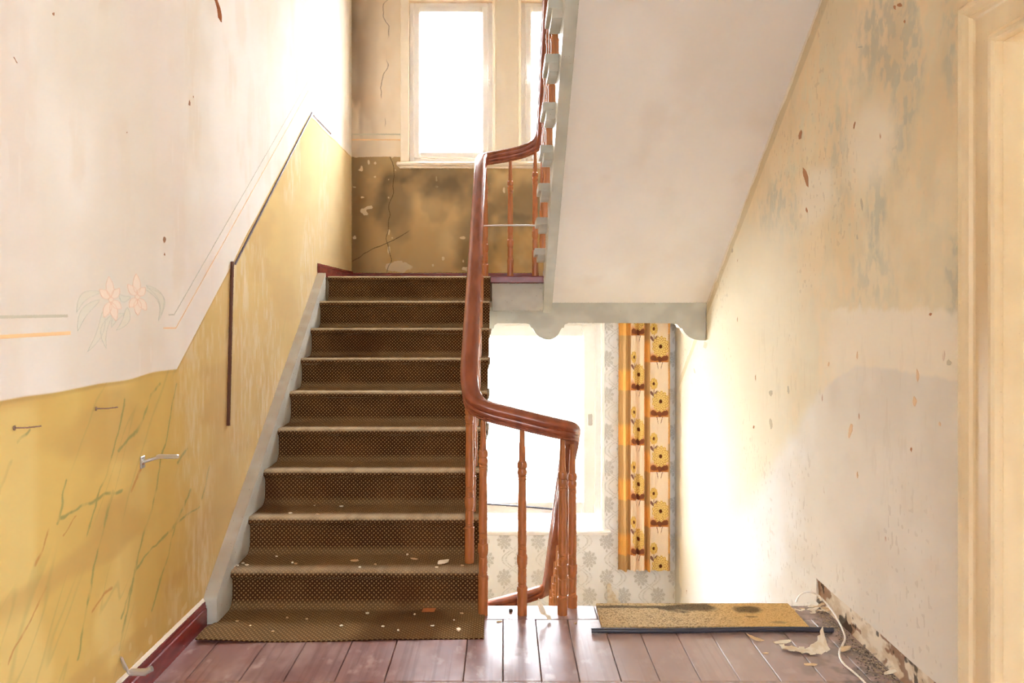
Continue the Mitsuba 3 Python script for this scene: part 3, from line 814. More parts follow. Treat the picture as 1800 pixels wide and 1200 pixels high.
# one turned baluster, 337 units tall
bal = [(8.6, 0), (8.7, 46), (9.2, 48), (9.3, 51), (9.2, 54), (7.6, 55), (7.5, 59), (6.7, 60), (6.7, 61), (7.5, 62), (7.5, 86), (6.6, 87), (6.6, 88.2), (7.5, 89), (7.7, 92), (8.7, 94.5), (9.0, 100), (8.9, 109), (8.7, 110), (7.5, 111), (7.5, 121), (6.7, 122), (7.5, 123.4), (6.7, 124.8), (7.5, 126.2), (6.7, 127.6), (7.5, 129), (6.7, 130.4), (7.6, 131.6), (7.7, 140), (7.4, 180), (6.6, 238),
       (6.5, 241), (7.2, 242), (7.2, 244), (6.5, 244.8), (6.5, 246), (7.4, 247), (7.4, 248.6), (6.8, 249.4), (6.9, 250), (7.9, 252), (8.3, 255), (8.0, 258.5), (7.0, 260.5), (6.8, 262), (8.1, 263), (8.5, 265), (8.2, 271), (7.6, 274), (6.2, 275), (5.9, 276), (3.9, 337)]
SC = 2.585e-3
def rail_z(x, y):                       # underside of the rail above a point
    d = np.hypot(path[:, 0] - x, path[:, 1] - y)
    return d
def under_rail(x, y, lo, hi):
    best, bz = 9, None
    for a, b in zip(path[:-1], path[1:]):
        ab, ap = (b - a)[:2], np.array([x, y]) - a[:2]
        t = np.clip(np.dot(ab, ap) / (np.dot(ab, ab) + 1e-12), 0, 1)
        q = a + (b - a) * t
        d = np.hypot(*(q[:2] - [x, y]))
        if lo < q[2] < hi and d < best: best, bz = d, q[2]
    return bz - RH / 2 + .012
balm = lathe([(r * SC, z) for r, z in bal], 20)
def baluster(x, y, z0, seg=None):
    zt = under_rail(x, y, z0 + .4, z0 + 1.4)
    L = zt - z0
    m = balm.copy(); v = m.vertices.copy()
    # the turned middle keeps its size, foot and neck take up the length
    u = v[:, 2]
    tot = L / SC
    foot = max(14, tot - 289)                # the turned part keeps its size, the foot takes up the length
    nz = np.where(u <= 46, u / 46 * (foot - 2), u - 48 + foot)
    nz = np.where(u > 276, foot + 228 + (u - 276) / 61 * (tot - foot - 228), nz)
    v[:, 2] = nz * SC + z0; v[:, 0] += x; v[:, 1] += y
    part(ba, 'baluster', trimesh.Trimesh(v, m.faces, process=False), 'mat_baluster', 35)
# round the floor edge
for x, y in ((-.0955, 3.362), (.0825, 3.362), (.2655, 3.362), (.318, 3.445)):
    baluster(x, y, 0)
for k in range(1, 9):
    baluster(XA, nose(k) + .115, R * k - .001)
for x in (-.136, .046, .226):
    baluster(x, 5.37, ZL)
for k in range(1, 9):
    baluster(XC, un(k) - .10, ZL + R * k)
for k in range(1, 9):
    baluster(XB + .012, YE + G * (k - 1) + .13, -R * k)
for x in (-.12, .12):
    baluster(x, 5.43, -9 * R)

# iron bar across the well
bz = P(0, 396, 5.25)[1]
solo('iron_bar', tube([(-.150, 5.25, bz - .003), (.0, 5.25, bz), (.285, 5.25, bz)], .006, 10), 'mat_iron', 'thin grey iron bar spanning the stairwell in front of the landing balusters', 'metal bar', smooth=40)

# ------------------------------------------------------------------ windows
def frame_ring(x0, x1, z0, z1, w, y0, y1, c=.006):
    return cat_([cbox(x0, x0 + w, y0, y1, z0, z1, c), cbox(x1 - w, x1, y0, y1, z0, z1, c), cbox(x0 + w, x1 - w, y0, y1, z0, z0 + w, c), cbox(x0 + w, x1 - w, y0, y1, z1 - w, z1, c)])
def handle(x, y, z):
    return cat_([cbox(x - .014, x + .014, y - .012, y, z - .04, z + .03, .004), cbox(x - .008, x + .008, y - .045, y - .01, z - .008, z + .008, .003), cbox(x - .010, x + .010, y - .055, y - .038, z - .012, z + .12, .004)])
for i, (w, lab, hx) in enumerate(((W1, 'left casement window over the landing, white frame, blown-out daylight', -.130), (W2, 'right casement window over the landing, half hidden by the upper flight', .193))):
    wn = struct(f'window_{i + 1}', None, None, lab, 'window')
    part(wn, 'frame', frame_ring(w[0], w[1], WZ[0], WZ[1], .042, YB + .03, YB + .10), 'mat_window')
    part(wn, 'sash', frame_ring(w[0] + .035, w[1] - .035, WZ[0] + .035, WZ[1] - .035, .058, YB + .012, YB + .075, .010), 'mat_window')
    part(wn, 'pane', sheet_y(w[0] + .08, w[1] - .08, YB + .045, WZ[0] + .08, WZ[1] - .08), 'mat_glass')
    part(wn, 'handle', handle(hx, YB + .012, P(0, 140, YB)[1]), 'mat_window', label='slim lever handle')
t1 = struct('trim_1', None, None, 'cream painted casing boards round the landing windows', 'window trim')
part(t1, 'casing', cbox(-.897, -.825, YB - .016, YB + .03, 2.66, 4.15, .004), 'mat_casing')
part(t1, 'mullion', cat_([cbox(-.099, .148, YB - .016, YB + .04, 2.66, 4.15, .004), cbox(-.085, -.07, YB - .024, YB - .012, 2.66, 4.15, .004), cbox(.12, .135, YB - .024, YB - .012, 2.66, 4.15, .004)]), 'mat_casing')
part(t1, 'casing', cbox(-.897, 1.0, YB - .016, YB + .03, 4.06, 4.15, .004), 'mat_casing')
part(t1, 'casing', cbox(.874, .946, YB - .016, YB + .03, 2.66, 4.06, .004), 'mat_casing')
part(t1, 'window_sill', cat_([cbox(-.93, .98, YB - .045, YB + .06, 2.618, 2.655, .010), cbox(-.91, .96, YB - .02, YB, 2.60, 2.62, .006)]), 'mat_casing', label='cream window sill')
# lower window
w3 = struct('window_3', None, None, 'large white window of the lower landing, seen under the beam', 'window')
part(w3, 'frame', frame_ring(W3[0], W3[1], -.47, W3Z[1], .085, YB + .05, YB + .13), 'mat_window')
part(w3, 'frame', cbox(-.40, -.28, YB + .05, YB + .13, -.385, W3Z[1] - .085, .006), 'mat_window')
part(w3, 'sash', frame_ring(-.30, .80, -.405, W3Z[1] - .06, .115, YB + .02, YB + .10, .012), 'mat_window')
part(w3, 'sash', frame_ring(-.80, -.38, -.405, W3Z[1] - .06, .09, YB + .02, YB + .10, .012), 'mat_window')
part(w3, 'pane', sheet_y(-.20, .70, YB + .06, -.31, W3Z[1] - .15), 'mat_glass')
part(w3, 'pane', sheet_y(-.73, -.45, YB + .06, -.31, W3Z[1] - .15), 'mat_glass')
part(w3, 'hinge', cbox(.728, .768, YB + .006, YB + .022, P(0, 748, YB)[1], P(0, 728, YB)[1], .004), 'mat_iron', label='small grey hinge cover')
part(w3, 'window_sill', cat_([cbox(W3[0] - .03, .922, YB - .05, YB + .06, -.555, -.528, .008), cbox(W3[0] - .01, .90, YB - .02, YB, -.578, -.555, .006)]), 'mat_window', label='white window sill')
part(w3, 'casing', cbox(.845, .872, YB - .012, YB + .05, -.528, W3Z[1], .004), 'mat_window')
a, b = P(852, 886.5, YB - .02), P(978, 896.5, YB - .02)
solo('window_rod', tube([(a[0], YB + .005, a[1]), ((a[0] + b[0]) / 2, YB + .005, (a[1] + b[1]) / 2 + .004), (b[0], YB + .005, b[1])], .0075, 8), 'mat_dark', 'thin dark rod lying slanted across the bottom of the lower window', 'rod', smooth=40)

# ------------------------------------------------------------------ doorway on the right
d1 = struct('door_1', None, None, 'cream painted door casing and lining at the right edge', 'door')
def casing_profile():                   # (distance from the opening, proud of the wall)
    return [(0, -.001), (0, .026), (.006, .034), (.016, .036), (.024, .030), (.030, .020), (.036, .016), (.104, .016), (.110, .020), (.116, .030), (.126, .034), (.136, .040), (.150, .042), (.158, .038), (.163, .026), (.165, -.001)]
cp = casing_profile()
def mitre():
    # side leg (far side), head and near leg, mitred: sweep by hand
    outer = []
    rows = []
    for (y, z, sy, sz) in ((DY1, -.0, 1, 0), (DY1, DZ, 1, 1), (DY0, DZ, -1, 1), (DY0, 0, -1, 0)):
        rows.append([(XR - h, y + sy * d, z + sz * d) for d, h in cp])
    v = np.array(rows).reshape(-1, 3); m = len(cp); f = []
    for i in range(3):
        for j in range(m - 1):
            a, b, c, d = i * m + j, i * m + j + 1, (i + 1) * m + j + 1, (i + 1) * m + j
            f += [[a, b, c], [a, c, d]]
    return trimesh.Trimesh(v, f, process=False)
part(d1, 'casing', mitre(), 'mat_door', label='moulded cream casing')
part(d1, 'lining', cat_([bx(XR - .001, XR + .24, DY1 - .002, DY1 + .02, 0, DZ + .02), bx(XR - .001, XR + .24, DY0 - .02, DY0 + .002, 0, DZ + .02), bx(XR - .001, XR + .24, DY0, DY1, DZ - .002, DZ + .02)]), 'mat_door', label='cream door lining')

# ------------------------------------------------------------------ paint on the left wall
def on_wall(px_poly):                    # shapely polygon in frame units -> (Y, Z) polygon on the left wall
    def conv(ring): return [onL(x, y) for x, y in ring.coords]
    out = []
    for g in getattr(px_poly, 'geoms', [px_poly]):
        if g.area > .2: out.append(Polygon(conv(g.exterior), [conv(h) for h in g.interiors]).buffer(0))
    return unary_union(out)
def decal(px_poly, h): return ext_x(on_wall(px_poly), XL - .004, XL + h)
def ribbon(pts, w): return LineString(pts).buffer(w / 2, cap_style=2)
def ribbon_w(pts, w, h):                 # a ribbon given on the wall itself
    return ext_x(LineString(pts).buffer(w / 2, cap_style=2), XL - .004, XL + h)
part('wall_left', 'painted_stripe', ribbon_w([(1.2, 1.365), onL(0, 557), onL(119, 555)], .0085, .0006), 'mat_line_grey_strong', label='grey painted stripe')
part('wall_left', 'painted_stripe', ribbon_w([(1.2, 1.315), onL(0, 592), onL(124, 585)], .0105, .0006), 'mat_line_orange_strong', label='orange painted stripe')
g0, g1 = onL(296, 553), onL(306, 553)
part('wall_left', 'painted_stripe', ribbon_w([g0, g1, (5.0, g1[1] + .768 * (5.0 - g1[0]))], .0055, .0005), 'mat_line_grey', label='grey painted stripe climbing with the stairs')
g0, g1 = onL(287, 576.5), onL(309, 576.5)
part('wall_left', 'painted_stripe', ribbon_w([g0, g1, (5.0, g1[1] + .768 * (5.0 - g1[0]))], .0055, .0005), 'mat_line_orange', label='orange painted stripe climbing with the stairs')
for z, w, mt in ((P(0, 236, YB)[1], .012, 'mat_line_grey_strong'), (P(0, 245.5, YB)[1], .010, 'mat_line_orange_strong')):
    part('wall_back', 'painted_stripe', bx(XL, -.897, YB - .0006, YB + .004, z - w / 2, z + w / 2), mt)

def q(x, y): return (x * .35, 400 + y * .35)      # notes taken on an enlargement
def lens(p0, p1, w, bend=0.0, n=14):
    p0, p1 = np.array(p0, float), np.array(p1, float)
    t = p1 - p0; L = np.linalg.norm(t); t /= L; s = np.array([-t[1], t[0]])
    A, B = [], []
    for i in range(n + 1):
        u = i / n
        c = p0 + t * L * u + s * bend * L * math.sin(math.pi * u)
        ww = w * math.sin(math.pi * min(1, u ** .8)) ** .8 if 0 < u < 1 else 0
        A.append(c + s * ww); B.append(c - s * ww)
    return Polygon(np.vstack([A, B[::-1]])).buffer(0)
petals, leaves = [], []
for (cx, cy), tips in (((557, 362), ((546, 245), (500, 310), (600, 305), (522, 450), (583, 468), (608, 408))), ((690, 348), ((683, 232), (642, 285), (728, 300), (735, 415), (692, 440), (650, 400)))):
    for tx, ty in tips:
        dx, dy = tx - cx, ty - cy
        petals.append(lens(q(cx + dx * .14, cy + dy * .14), q(tx, ty), 6.6))
    petals.append(Point(q(cx, cy)).buffer(4.2))
for a, b, w, bd in (((505, 322), (385, 425), 6.5, .22), ((500, 362), (390, 520), 6.5, .14), ((520, 415), (440, 622), 5.5, -.10), ((560, 440), (533, 605), 5.5, .16), ((640, 400), (585, 515), 6, -.16), ((655, 350), (595, 330), 5.5, -.3), ((722, 300), (795, 468), 6, -.30), ((735, 290), (808, 440), 5, -.22), ((620, 430), (560, 500), 4.5, .15)):
    leaves.append(lens(q(*a), q(*b), w, bd))
fl_p, fl_l = unary_union(petals), unary_union(leaves).difference(unary_union(petals))
part('wall_left', 'painted_leaf', decal(fl_l, .0003), 'mat_leaf_fill', label='faded green painted leaves')
part('wall_left', 'painted_leaf', decal(unary_union([g.exterior.buffer(.38) for g in leaves] ).difference(fl_p), .0006), 'mat_leaf_line')
part('wall_left', 'painted_flower', decal(fl_p, .0003), 'mat_petal_fill', label='pair of faded orange painted flowers')
part('wall_left', 'painted_flower', decal(unary_union([g.exterior.buffer(.38) for g in petals]), .0006), 'mat_petal_line')
# chips and holes
def chip_poly(cx, cy, rx, ry, n=9, rot=0):
    pts = [(cx + rx * math.cos(a) * random.uniform(.6, 1.1), cy + ry * math.sin(a) * random.uniform(.6, 1.1)) for a in np.arange(n) * 2 * math.pi / n]
    return affinity.rotate(Polygon(pts), rot)
for cx, cy, rx, ry in ((289, 421, 3, 6), (289, 447, 1.5, 3), (333, 181, 1.8, 6), (340, 170, 1, 2), (94, 25, 2.5, 4), (223, 233, 1, 1.5)):
    part('wall_left', 'plaster_hole', decal(chip_poly(cx, cy, rx, ry), .0008), 'mat_hole')
def gouge(px_poly, h):
    out = [Polygon([onR(x, y) for x, y in px_poly.exterior.coords]).buffer(0)]
    m = ext_x(unary_union(out), XR - h, XR + .004)
    return m
for cx, cy, rx, ry, br in ((1417, 312, 4, 21, 1), (1407, 237, 3.5, 9, 1), (1418, 369, 2, 5, 1), (1515, 360, 2.2, 12, 0), (1507, 417, 1.6, 6, 0), (1502, 220, 1.8, 8, 1), (1582, 9, 5, 4, 1), (1573, 13, 2.5, 4, 1), (1590, 38, 2, 3, 1), (1698, 314, 2.5, 4, 1), (1691, 172, 2.5, 2, 1), (1512, 83, 5, 2, 0), (1287, 440, 2, 5, 0), (1636, 552, 3, 3, 1), (1690, 492, 2.5, 2.5, 1),
                           (1355, 745, 3, 10, 0), (1386, 685, 2.5, 8, 0), (1355, 690, 4, 6, 0), (1325, 750, 2, 3, 1), (1221, 652, 1.6, 5, 0), (1240, 607, 4, 8, 0), (1495, 757, 4, 13, 2), (1507, 835, 2, 6, 2), (1602, 789, 2, 5, 1), (1613, 660, 3, 14, 2), (1608, 705, 4, 10, 2), (1652, 745, 2, 5, 2), (1507, 625, 1.6, 9, 2), (1668, 638, 5, 6, 0), (1457, 640, 2, 5, 2)):
    part('wall_right', 'plaster_gouge', gouge(affinity.rotate(chip_poly(cx, cy, rx, ry), random.uniform(-12, 12)), .0008), ('mat_gouge_grey', 'mat_gouge', 'mat_gouge_tan')[br])
part('wall_left', 'scratch', decal(ribbon([(24, 100), (30, 111)], 1.2), .0006), 'mat_hole')

# wooden strips and cables left on the wall
a, b = onL(406, 460), onL(399, 748)
solo('wooden_strip', ext_x(LineString([a, b]).buffer(.0085, cap_style=2), XL + .0005, XL + .012), 'mat_strip', 'thin upright brown strip fixed to the left wall beside the stairs', 'wooden strip')
a, b = onL(412, 464), onL(548, 198)
solo('cable_cover', ext_x(LineString([a, b]).buffer(.0045, cap_style=2), XL + .0005, XL + .007), 'mat_slate', 'dark sloping strip along the edge of the left wall dado, parallel to the stairs', 'strip')
a, b = onL(551, 203), onL(581, 235)
solo('cable_cover', ext_x(LineString([a, b]).buffer(.004, cap_style=2), XL + .0005, XL + .005), 'mat_strip', 'short brown strip sloping down from the top of the long dark strip', 'strip')
# nails
for (x, y), lab in (((24, 752), 'iron nail in the ochre dado, the one nearer the left edge'), ((168, 718), 'iron nail in the ochre dado just under the cream paint')):
    Y, Z = onL(x, y)
    m = cat_([tube([(XL - .01, Y, Z), (XL + .030, Y + .012, Z - .001), (XL + .062, Y + .02, Z + .002)], .0022, 8), tube([(XL + .001, Y - .001, Z), (XL + .004, Y, Z)], .007, 10)])
    solo('nail', m, 'mat_rust', lab, 'nail', smooth=40)
# hooks
Y, Z = onL(249, 812)
hk = thing('wall_hook', 'white painted metal handrail bracket sticking out of the ochre wall', 'bracket')
part(hk, 'plate', cat_([cbox(XL, XL + .006, Y - .014, Y + .016, Z - .022, Z + .022, .002)]), 'mat_iron')
part(hk, 'arm', cat_([tube([(XL + .004, Y, Z), (XL + .03, Y + .008, Z + .008), (XL + .05, Y + .02, Z + .013)], .006, 10), cbox(XL + .045, XL + .125, Y + .012, Y + .030, Z + .009, Z + .024, .003)]), 'mat_iron')
part(hk, 'screw', tube([(XL + .005, Y, Z - .004), (XL + .010, Y, Z - .004)], .006, 10), 'mat_rust', label='rusty screw')
Y, Z = onL(213, 1180)
hk = thing('wall_hook', 'bent painted metal bracket low on the ochre wall above the baseboard', 'bracket')
part(hk, 'plate', cat_([sweep([(-.009, -.003), (.009, -.003), (.009, .003), (-.009, .003)], chaikin([(XL + .004, Y - .01, Z + .055), (XL + .012, Y, Z + .02), (XL + .016, Y + .01, Z - .005), (XL + .030, Y + .012, Z - .012)], 2))]), 'mat_iron', 40)
part(hk, 'arm', cat_([cbox(XL + .02, XL + .085, Y + .004, Y + .024, Z - .02, Z + .002, .005), tube([(XL + .075, Y + .012, Z - .008), (XL + .1, Y + .014, Z + .004)], .010, 10)]), 'mat_iron', 40)
# hanging paper scrap at the top
Y, Z = onL(374, -12)
sv = []
for i in range(9):
    s = i / 8
    for t in (-1, 1):
        sv.append((XL + .002 + .022 * math.sin(s * 2.2) * (1 if t > 0 else .4), Y + .045 * s + t * .014 * (1 - .5 * s), Z - .105 * s - .01 * t * s))
sf = []
for i in range(8):
    sf += [[2 * i, 2 * i + 1, 2 * i + 3], [2 * i, 2 * i + 3, 2 * i + 2]]
def thick(m, t=.0012):
    m = trimesh.Trimesh(np.array(m[0], float), m[1], process=False)
    n = m.vertex_normals
    v = np.vstack([m.vertices, m.vertices - n * t]); k = len(m.vertices)
    f = list(m.faces) + [[a + k, c + k, b + k] for a, b, c in m.faces]
    e = trimesh.grouping.group_rows(np.sort(m.edges, axis=1), require_count=1)
    for a, b in m.edges[e]: f += [[a, a + k, b + k], [a, b + k, b]]
    return trimesh.Trimesh(v, f, process=False)
solo('paper_scrap', thick((sv, sf)), 'mat_flake_clay', 'brown scrap of paper hanging from the top of the left wall', 'paper scrap', smooth=True)

# ------------------------------------------------------------------ curtain
cn = thing('curtain', 'orange and cream curtain printed with yellow flowers, hanging beside the lower window', 'curtain')
NXc, NZc = 150, 40
x0c, x1c = P(1088, 0, 6.33)[0], P(1178, 0, 6.33)[0]
zt, zb = 1.375, P(0, 1003, 6.33)[1]
def fold(s):                            # depth of the folds across the width, flat on the right
    k = 1 - .88 * np.clip((s - .58) / .06, 0, 1)
    return (.020 * np.sin(s * 38) + .010 * np.sin(s * 71 + 1)) * k - .02 * np.exp(-((s - .585) / .02) ** 2)
ss = np.linspace(0, 1, NXc + 1)
us = np.interp(ss, [0, .244, .5, .611, 1.0], [.0, .05, .205, .255, .425])
V, UV = [], []
for i in range(NZc + 1):
    w = i / NZc
    yy = 6.335 + fold(ss + .004 * math.sin(w * 5)) * (.75 + .35 * w)
    xx = x0c + (x1c - x0c) * ss - .006 * w * (1 - ss)
    zz = zt + (zb - zt) * w + .004 * np.sin(ss * 30) * (w > .95)
    for j in range(NXc + 1):
        V.append((xx[j], yy[j], zz[j])); UV.append((us[j], P(0, 995, 6.33)[1] - zz[j] + .270 + CV * 20))
UV = np.array(UV)
fc = []
for i in range(NZc):
    for j in range(NXc):
        a = i * (NXc + 1) + j
        fc += [[a, a + NXc + 1, a + NXc + 2], [a, a + NXc + 2, a + 1]]
part(cn, 'cloth', trimesh.Trimesh(V, fc, process=False), 'mat_curtain', True, uv=UV)
part(cn, 'rod', tube([(x0c - .1, 6.335, 1.385), (x1c + .02, 6.335, 1.385)], .012, 10), 'mat_window', 40, label='curtain rod')
# torn wallpaper
X, Z = P(1068, 1062, YB - .02)
sv, sf = [], []
for i in range(8):
    for j in range(5):
        s, t = i / 7, j / 4
        sv.append((X - .005 + .125 * t * (1 - .8 * s) + .01 * math.sin(i * 2.1) * (t == 1), YB - .004 - .045 * (1 - t) * math.sin(s * 2.6 + .3), Z - .02 + .19 * s + .012 * math.sin(9 * s)))
for i in range(7):
    for j in range(4):
        a = i * 5 + j
        sf += [[a, a + 1, a + 6], [a, a + 6, a + 5]]
part('wall_back', 'torn_wallpaper', thick((sv, sf)), 'mat_paper', True, label='torn curling flap of wallpaper')

# ------------------------------------------------------------------ on the floor at the right
mx0, mx1, my0, my1 = .425, 1.325, 3.20, 3.455
mv = []
NXm, NYm = 60, 18
mp_ = sbox(mx0, my0, mx1, my1)
m = cbox(mx0, mx1, my0, my1, .0005, .014, .004).subdivide_to_size(.03)
v = m.vertices.copy(); v[:, 0] += .02 * (v[:, 1] - 3.3); v[:, 2] += np.where(v[:, 2] > .01, .0015 * np.array([float(meshkit.noise(np.array([p[0] * 40, p[1] * 40, 0.]))) for p in v]), 0)
solo('doormat', trimesh.Trimesh(v, m.faces, process=False), 'mat_mat', 'coir doormat with black stains lying at the edge of the floor', 'doormat')
Yt = onF(1200, 1112)[1]
bp_ = chaikin([(onF(1040, 1113)[0], Yt, .011), (.7, Yt - .006, .011), (1.0, Yt + .006, .012), (1.25, Yt + .012, .011), (onF(1463, 1110)[0], Yt + .004, .010)], 3)
solo('dark_bar', tube(bp_, .0105, 10), 'mat_dark', 'dark blue-grey bar lying in front of the doormat', 'bar', smooth=40)
# white cable
cps = [(1399, 1063, .01), (1404, 1062, .035), (1414, 1062, .055), (1428, 1063, .058), (1441, 1068, .05), (1455, 1079, .04), (1467, 1092, .03), (1476, 1104, .02), (1484, 1118, .010), (1486, 1126, .004), (1480, 1138, .003), (1475, 1146, .003), (1476, 1158, .003), (1483, 1170, .003), (1497, 1181, .003), (1508, 1190, .003), (1520, 1202, .003), (1535, 1220, .003)]
cpts = [(*onF(x, y), z + .003) for x, y, z in cps]
solo('white_cable', tube(chaikin(cpts, 3), .0042, 8), 'mat_cable', 'loose white cable curling over the floor beside the right wall', 'cable', smooth=40)

def flake(poly, z, t=.002, tilt=(0, 0), bend=0.0):
    m = ext_z(poly, 0, t)
    m = m.subdivide_to_size(max(.006, math.sqrt(poly.area) / 3))
    v = m.vertices.copy(); c = np.array(poly.centroid.coords[0])
    d = v[:, :2] - c
    h = d[:, 0] * tilt[0] + d[:, 1] * tilt[1] + bend * (d ** 2).sum(1)
    v[:, 2] += h
    v[:, 2] += z - v[:, 2].min() 
    return trimesh.Trimesh(v, m.faces, process=False)
def scrap(px, py, wpx, hpx, z, mat, label, group=None, name='paint_flake', tilt=(0, 0), bend=0.0, t=.002, rot=0.0, cat='paint flake'):
    X, Y = onF(px, py, z)
    rx = wpx * Y / F / 2; ry = max(.004, hpx * Y / F / 2 * Y / (H - z) * .6)
    n = random.randint(6, 9)
    pts = [(X + rx * math.cos(a) * random.uniform(.7, 1.1), Y + ry * math.sin(a) * random.uniform(.7, 1.1)) for a in (np.arange(n) + random.random()) * 2 * math.pi / n]
    solo(name, flake(affinity.rotate(Polygon(pts).buffer(0), rot), z, t, tilt, bend), mat, label, cat, group)
FW, FT, FC = 'mat_flake_white', 'mat_flake_tan', 'mat_flake_clay'
cz = .0085                                     # top of the carpet on the floor
scrap(778, 990, 24, 9, R, FW, 'large white plaster flake on the bottom step near the balusters', tilt=(.15, .1), t=.006)
scrap(728, 982, 16, 5, R, FT, 'long tan flake on the bottom step left of the large white one', rot=-25)
scrap(716, 975, 5, 4, R, FW, 'small pale crumb behind the long tan flake on the bottom step', t=.005)
scrap(623, 985, 16, 7, R, FT, 'crumbled tan flake in the middle of the bottom step')
scrap(622, 809, 20, 8, 3 * R, FW, 'pale flake lying on the third step', tilt=(.1, .1))
scrap(554, 887, 8, 6, 2 * R, FW, 'white flake at the back of the second step')
scrap(664, 573, 20, 3, 7 * R, FW, 'flat pale flake near the front of the seventh step')
X_, Y_ = onF(753, 1077)
solo('paper_scrap', flake(Polygon([(X_ - .03, Y_ - .012), (X_ + .028, Y_ - .016), (X_ + .034, Y_ + .016), (X_ - .024, Y_ + .018)]), cz, .002, (.05, .12)), FC, 'terracotta coloured scrap of card on the carpet at the foot of the stairs', 'paper scrap')
scrap(806, 1107, 8, 9, cz, FW, 'white crumb at the front right of the carpet by the floor planks', t=.006)
scrap(646, 1078, 8, 4, cz, FW, 'white crumb on the carpet at the foot of the stairs, left of the terracotta scrap', t=.005)
small = [(486, 978, R), (520, 991, R), (514, 989, R), (434, 993, R), (418, 994, R), (427, 990, R), (410, 996, R), (632, 997, R), (768, 997, R), (812, 994, R), (660, 992, R), (558, 904, 2 * R), (510, 902, 2 * R), (600, 890, 2 * R), (539, 1088, cz), (729, 1080, cz), (798, 1090, cz), (673, 1101, cz), (417, 1092, cz), (700, 1108, cz), (812, 1078, cz), (600, 1100, cz), (480, 1110, cz), (505, 1086, cz), (760, 1100, cz), (440, 1100, cz)]
for x, y, z in small:
    scrap(x, y, random.uniform(4, 8), random.uniform(2, 4), z, random.choice([FW, FT]), 'tiny pale paint crumb on the ' + {cz: 'carpet at the foot of the stairs', R: 'bottom carpeted step', 2 * R: 'second carpeted step'}[z], 'paint crumbs on the ' + {cz: 'carpet at the foot of the stairs', R: 'bottom step', 2 * R: 'second step'}[z], name='paint_crumb', t=.004, cat='paint crumb')
# hall floor
scrap(898, 1074, 6, 6, 0, 'mat_soot', 'small dark pebble on the floor between the two left balusters', name='pebble', t=.009, cat='pebble')
scrap(878, 1092, 12, 4, 0, FT, 'pale wood splinter on the floor right of the carpet corner', rot=20)
scrap(1012, 1096, 6, 3, 0, FT, 'small tan crumb on the floor in front of the right balusters', t=.004)
scrap(1327, 1125, 32, 10, 0, FT, 'curled tan flake on the floor below the doormat', tilt=(-.35, .2), bend=6.0)
scrap(1376, 1130, 36, 9, 0, FW, 'flat grey-white flake right of the curled tan flake', tilt=(.1, .15))
scrap(1346, 1148, 12, 4, 0, FT, 'small tan flake left of the large peeled paper')
scrap(1424, 1168, 26, 8, 0, FT, 'tan flake in front of the large peeled paper')
scrap(1484, 1143, 26, 10, 0, FT, 'tan plaster flake beside the white cable', tilt=(.2, .1), t=.006)
scrap(1566, 1184, 28, 10, 0, FW, 'white flake at the foot of the bare wall strip near the door', tilt=(.25, .1), bend=2.0)
scrap(1200, 1107, 14, 5, .013, FW, 'white flake on the front edge of the doormat', tilt=(.1, .3))
# peeled paper, curled
X_, Y_ = onF(1432, 1150)
sv, sf = [], []
NU, NV = 18, 6
for i in range(NU):
    u = i / (NU - 1)
    for j in range(NV):
        v_ = j / (NV - 1)
        width = .035 + .045 * u
        cx = X_ - .115 + .185 * u - .02 * max(0, u - .8) * 5
        cy = Y_ + .045 - .075 * u + .045 * u * u + (v_ - .5) * width * (1.1 - .3 * u)
        cz_ = .002 + .085 * max(0, u - .55) ** 1.3 * 2.2 * (.35 + v_) + .010 * (1 - u) * abs(v_ - .5) * 2 + .004 * math.sin(i * 1.9) * (j in (0, NV - 1))
        sv.append((cx + .006 * math.sin(i * 2.7 + j) * (j in (0, NV - 1)), cy, cz_))
for i in range(NU - 1):
    for j in range(NV - 1):
        a = i * NV + j
        sf += [[a, a + NV, a + NV + 1], [a, a + NV + 1, a + 1]]
solo('peeled_paper', thick((sv, sf)), 'mat_paper', 'large curled piece of cream paper on the planks near the white cable', 'peeled paper', smooth=True)
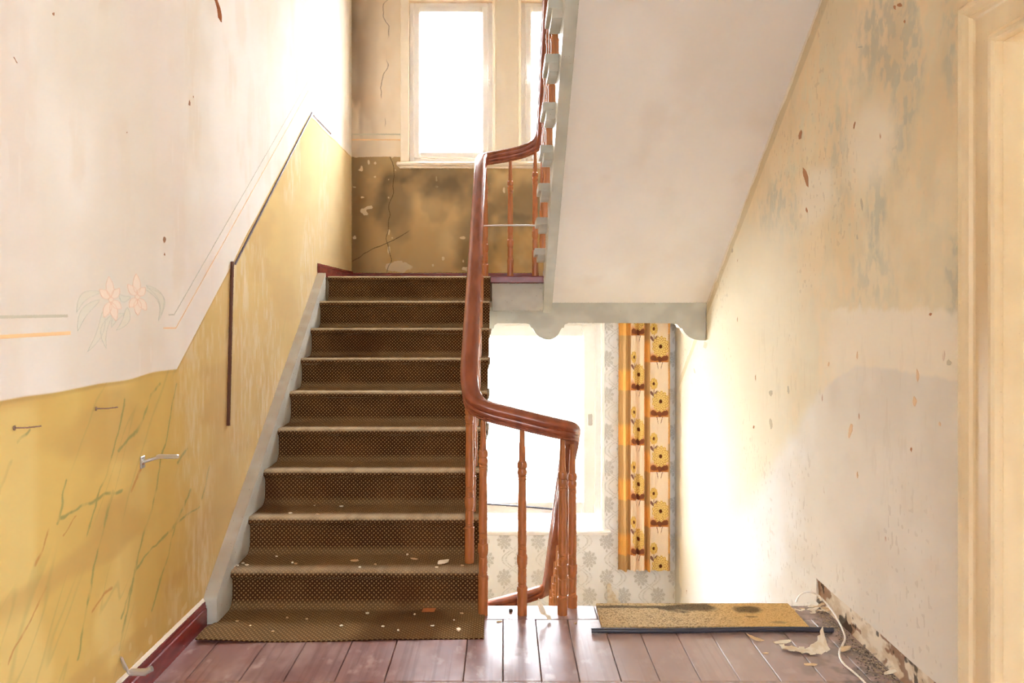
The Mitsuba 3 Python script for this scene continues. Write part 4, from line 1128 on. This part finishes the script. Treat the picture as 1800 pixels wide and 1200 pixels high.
# curled paper standing by the balusters
X_, Y_ = onF(957, 1091)
sv, sf = [], []
for i in range(12):
    s = i / 11
    for t in (-1, 0, 1):
        w_ = .014 * math.sin(math.pi * min(1, .15 + s * .85)) ** .7 * (1 if s < .98 else .3)
        sv.append((X_ + .012 * math.cos(s * 3.0) + t * w_ - .012 + .022 * (1 - s) * (s < .2), Y_ + .03 * s + .004 * abs(t), .003 + .085 * s ** 1.1 + .003 * abs(t)))
for i in range(11):
    for j in range(2):
        a = i * 3 + j
        sf += [[a, a + 1, a + 4], [a, a + 4, a + 3]]
solo('paper_scrap', thick((sv, sf)), 'mat_paper', 'curled cream strip of paper standing on the floor beside the right front baluster', 'paper scrap', smooth=True)

# rubble along the bare strip (nobody could count it) and the flakes of the corner heap
def pebbles(n, fn, smin, smax, flat=.5):
    ms = []
    for _ in range(n):
        x, y = fn()
        s = random.uniform(smin, smax)
        pts = rng.normal(size=(8, 3)); pts /= np.linalg.norm(pts, axis=1, keepdims=True)
        pts *= s * rng.uniform(.6, 1, (8, 1)); pts[:, 2] *= flat
        m = trimesh.convex.convex_hull(pts); m.apply_translation((x, y, -m.vertices[:, 2].min()))
        ms.append(m)
    return cat_(ms)
def near_wall():
    y = random.uniform(2.4, 3.46); return min(XR - .012, XR - abs(random.gauss(0, .035)) - .012), y
solo('rubble', pebbles(700, near_wall, .002, .008), 'mat_rubble', 'brown plaster rubble strewn along the bare foot of the right wall', 'rubble', kind='stuff')
def near_wall2():
    y = random.gauss(2.95, .16); return min(XR - .01, XR - abs(random.gauss(0, .05)) - .01), y
solo('soot_crumbs', pebbles(380, near_wall2, .002, .0055), 'mat_soot', 'black crumbs of dirt along the bare foot of the right wall', 'dirt', kind='stuff')
for i in range(26):
    x, y = 1436 + random.gauss(0, 17), 1070 + random.gauss(0, 5)
    y = min(1084, max(1064.5, y))
    scrap(x, y, random.uniform(8, 18), random.uniform(3, 6), .002 + .008 * random.random(), random.choice([FW, FW, FT]), 'pale plaster flake in the small heap beside the right wall, behind the white cable', 'plaster flakes heaped at the floor corner', name='plaster_flake', tilt=(random.uniform(-.3, .3), random.uniform(-.2, .2)), cat='plaster flake')
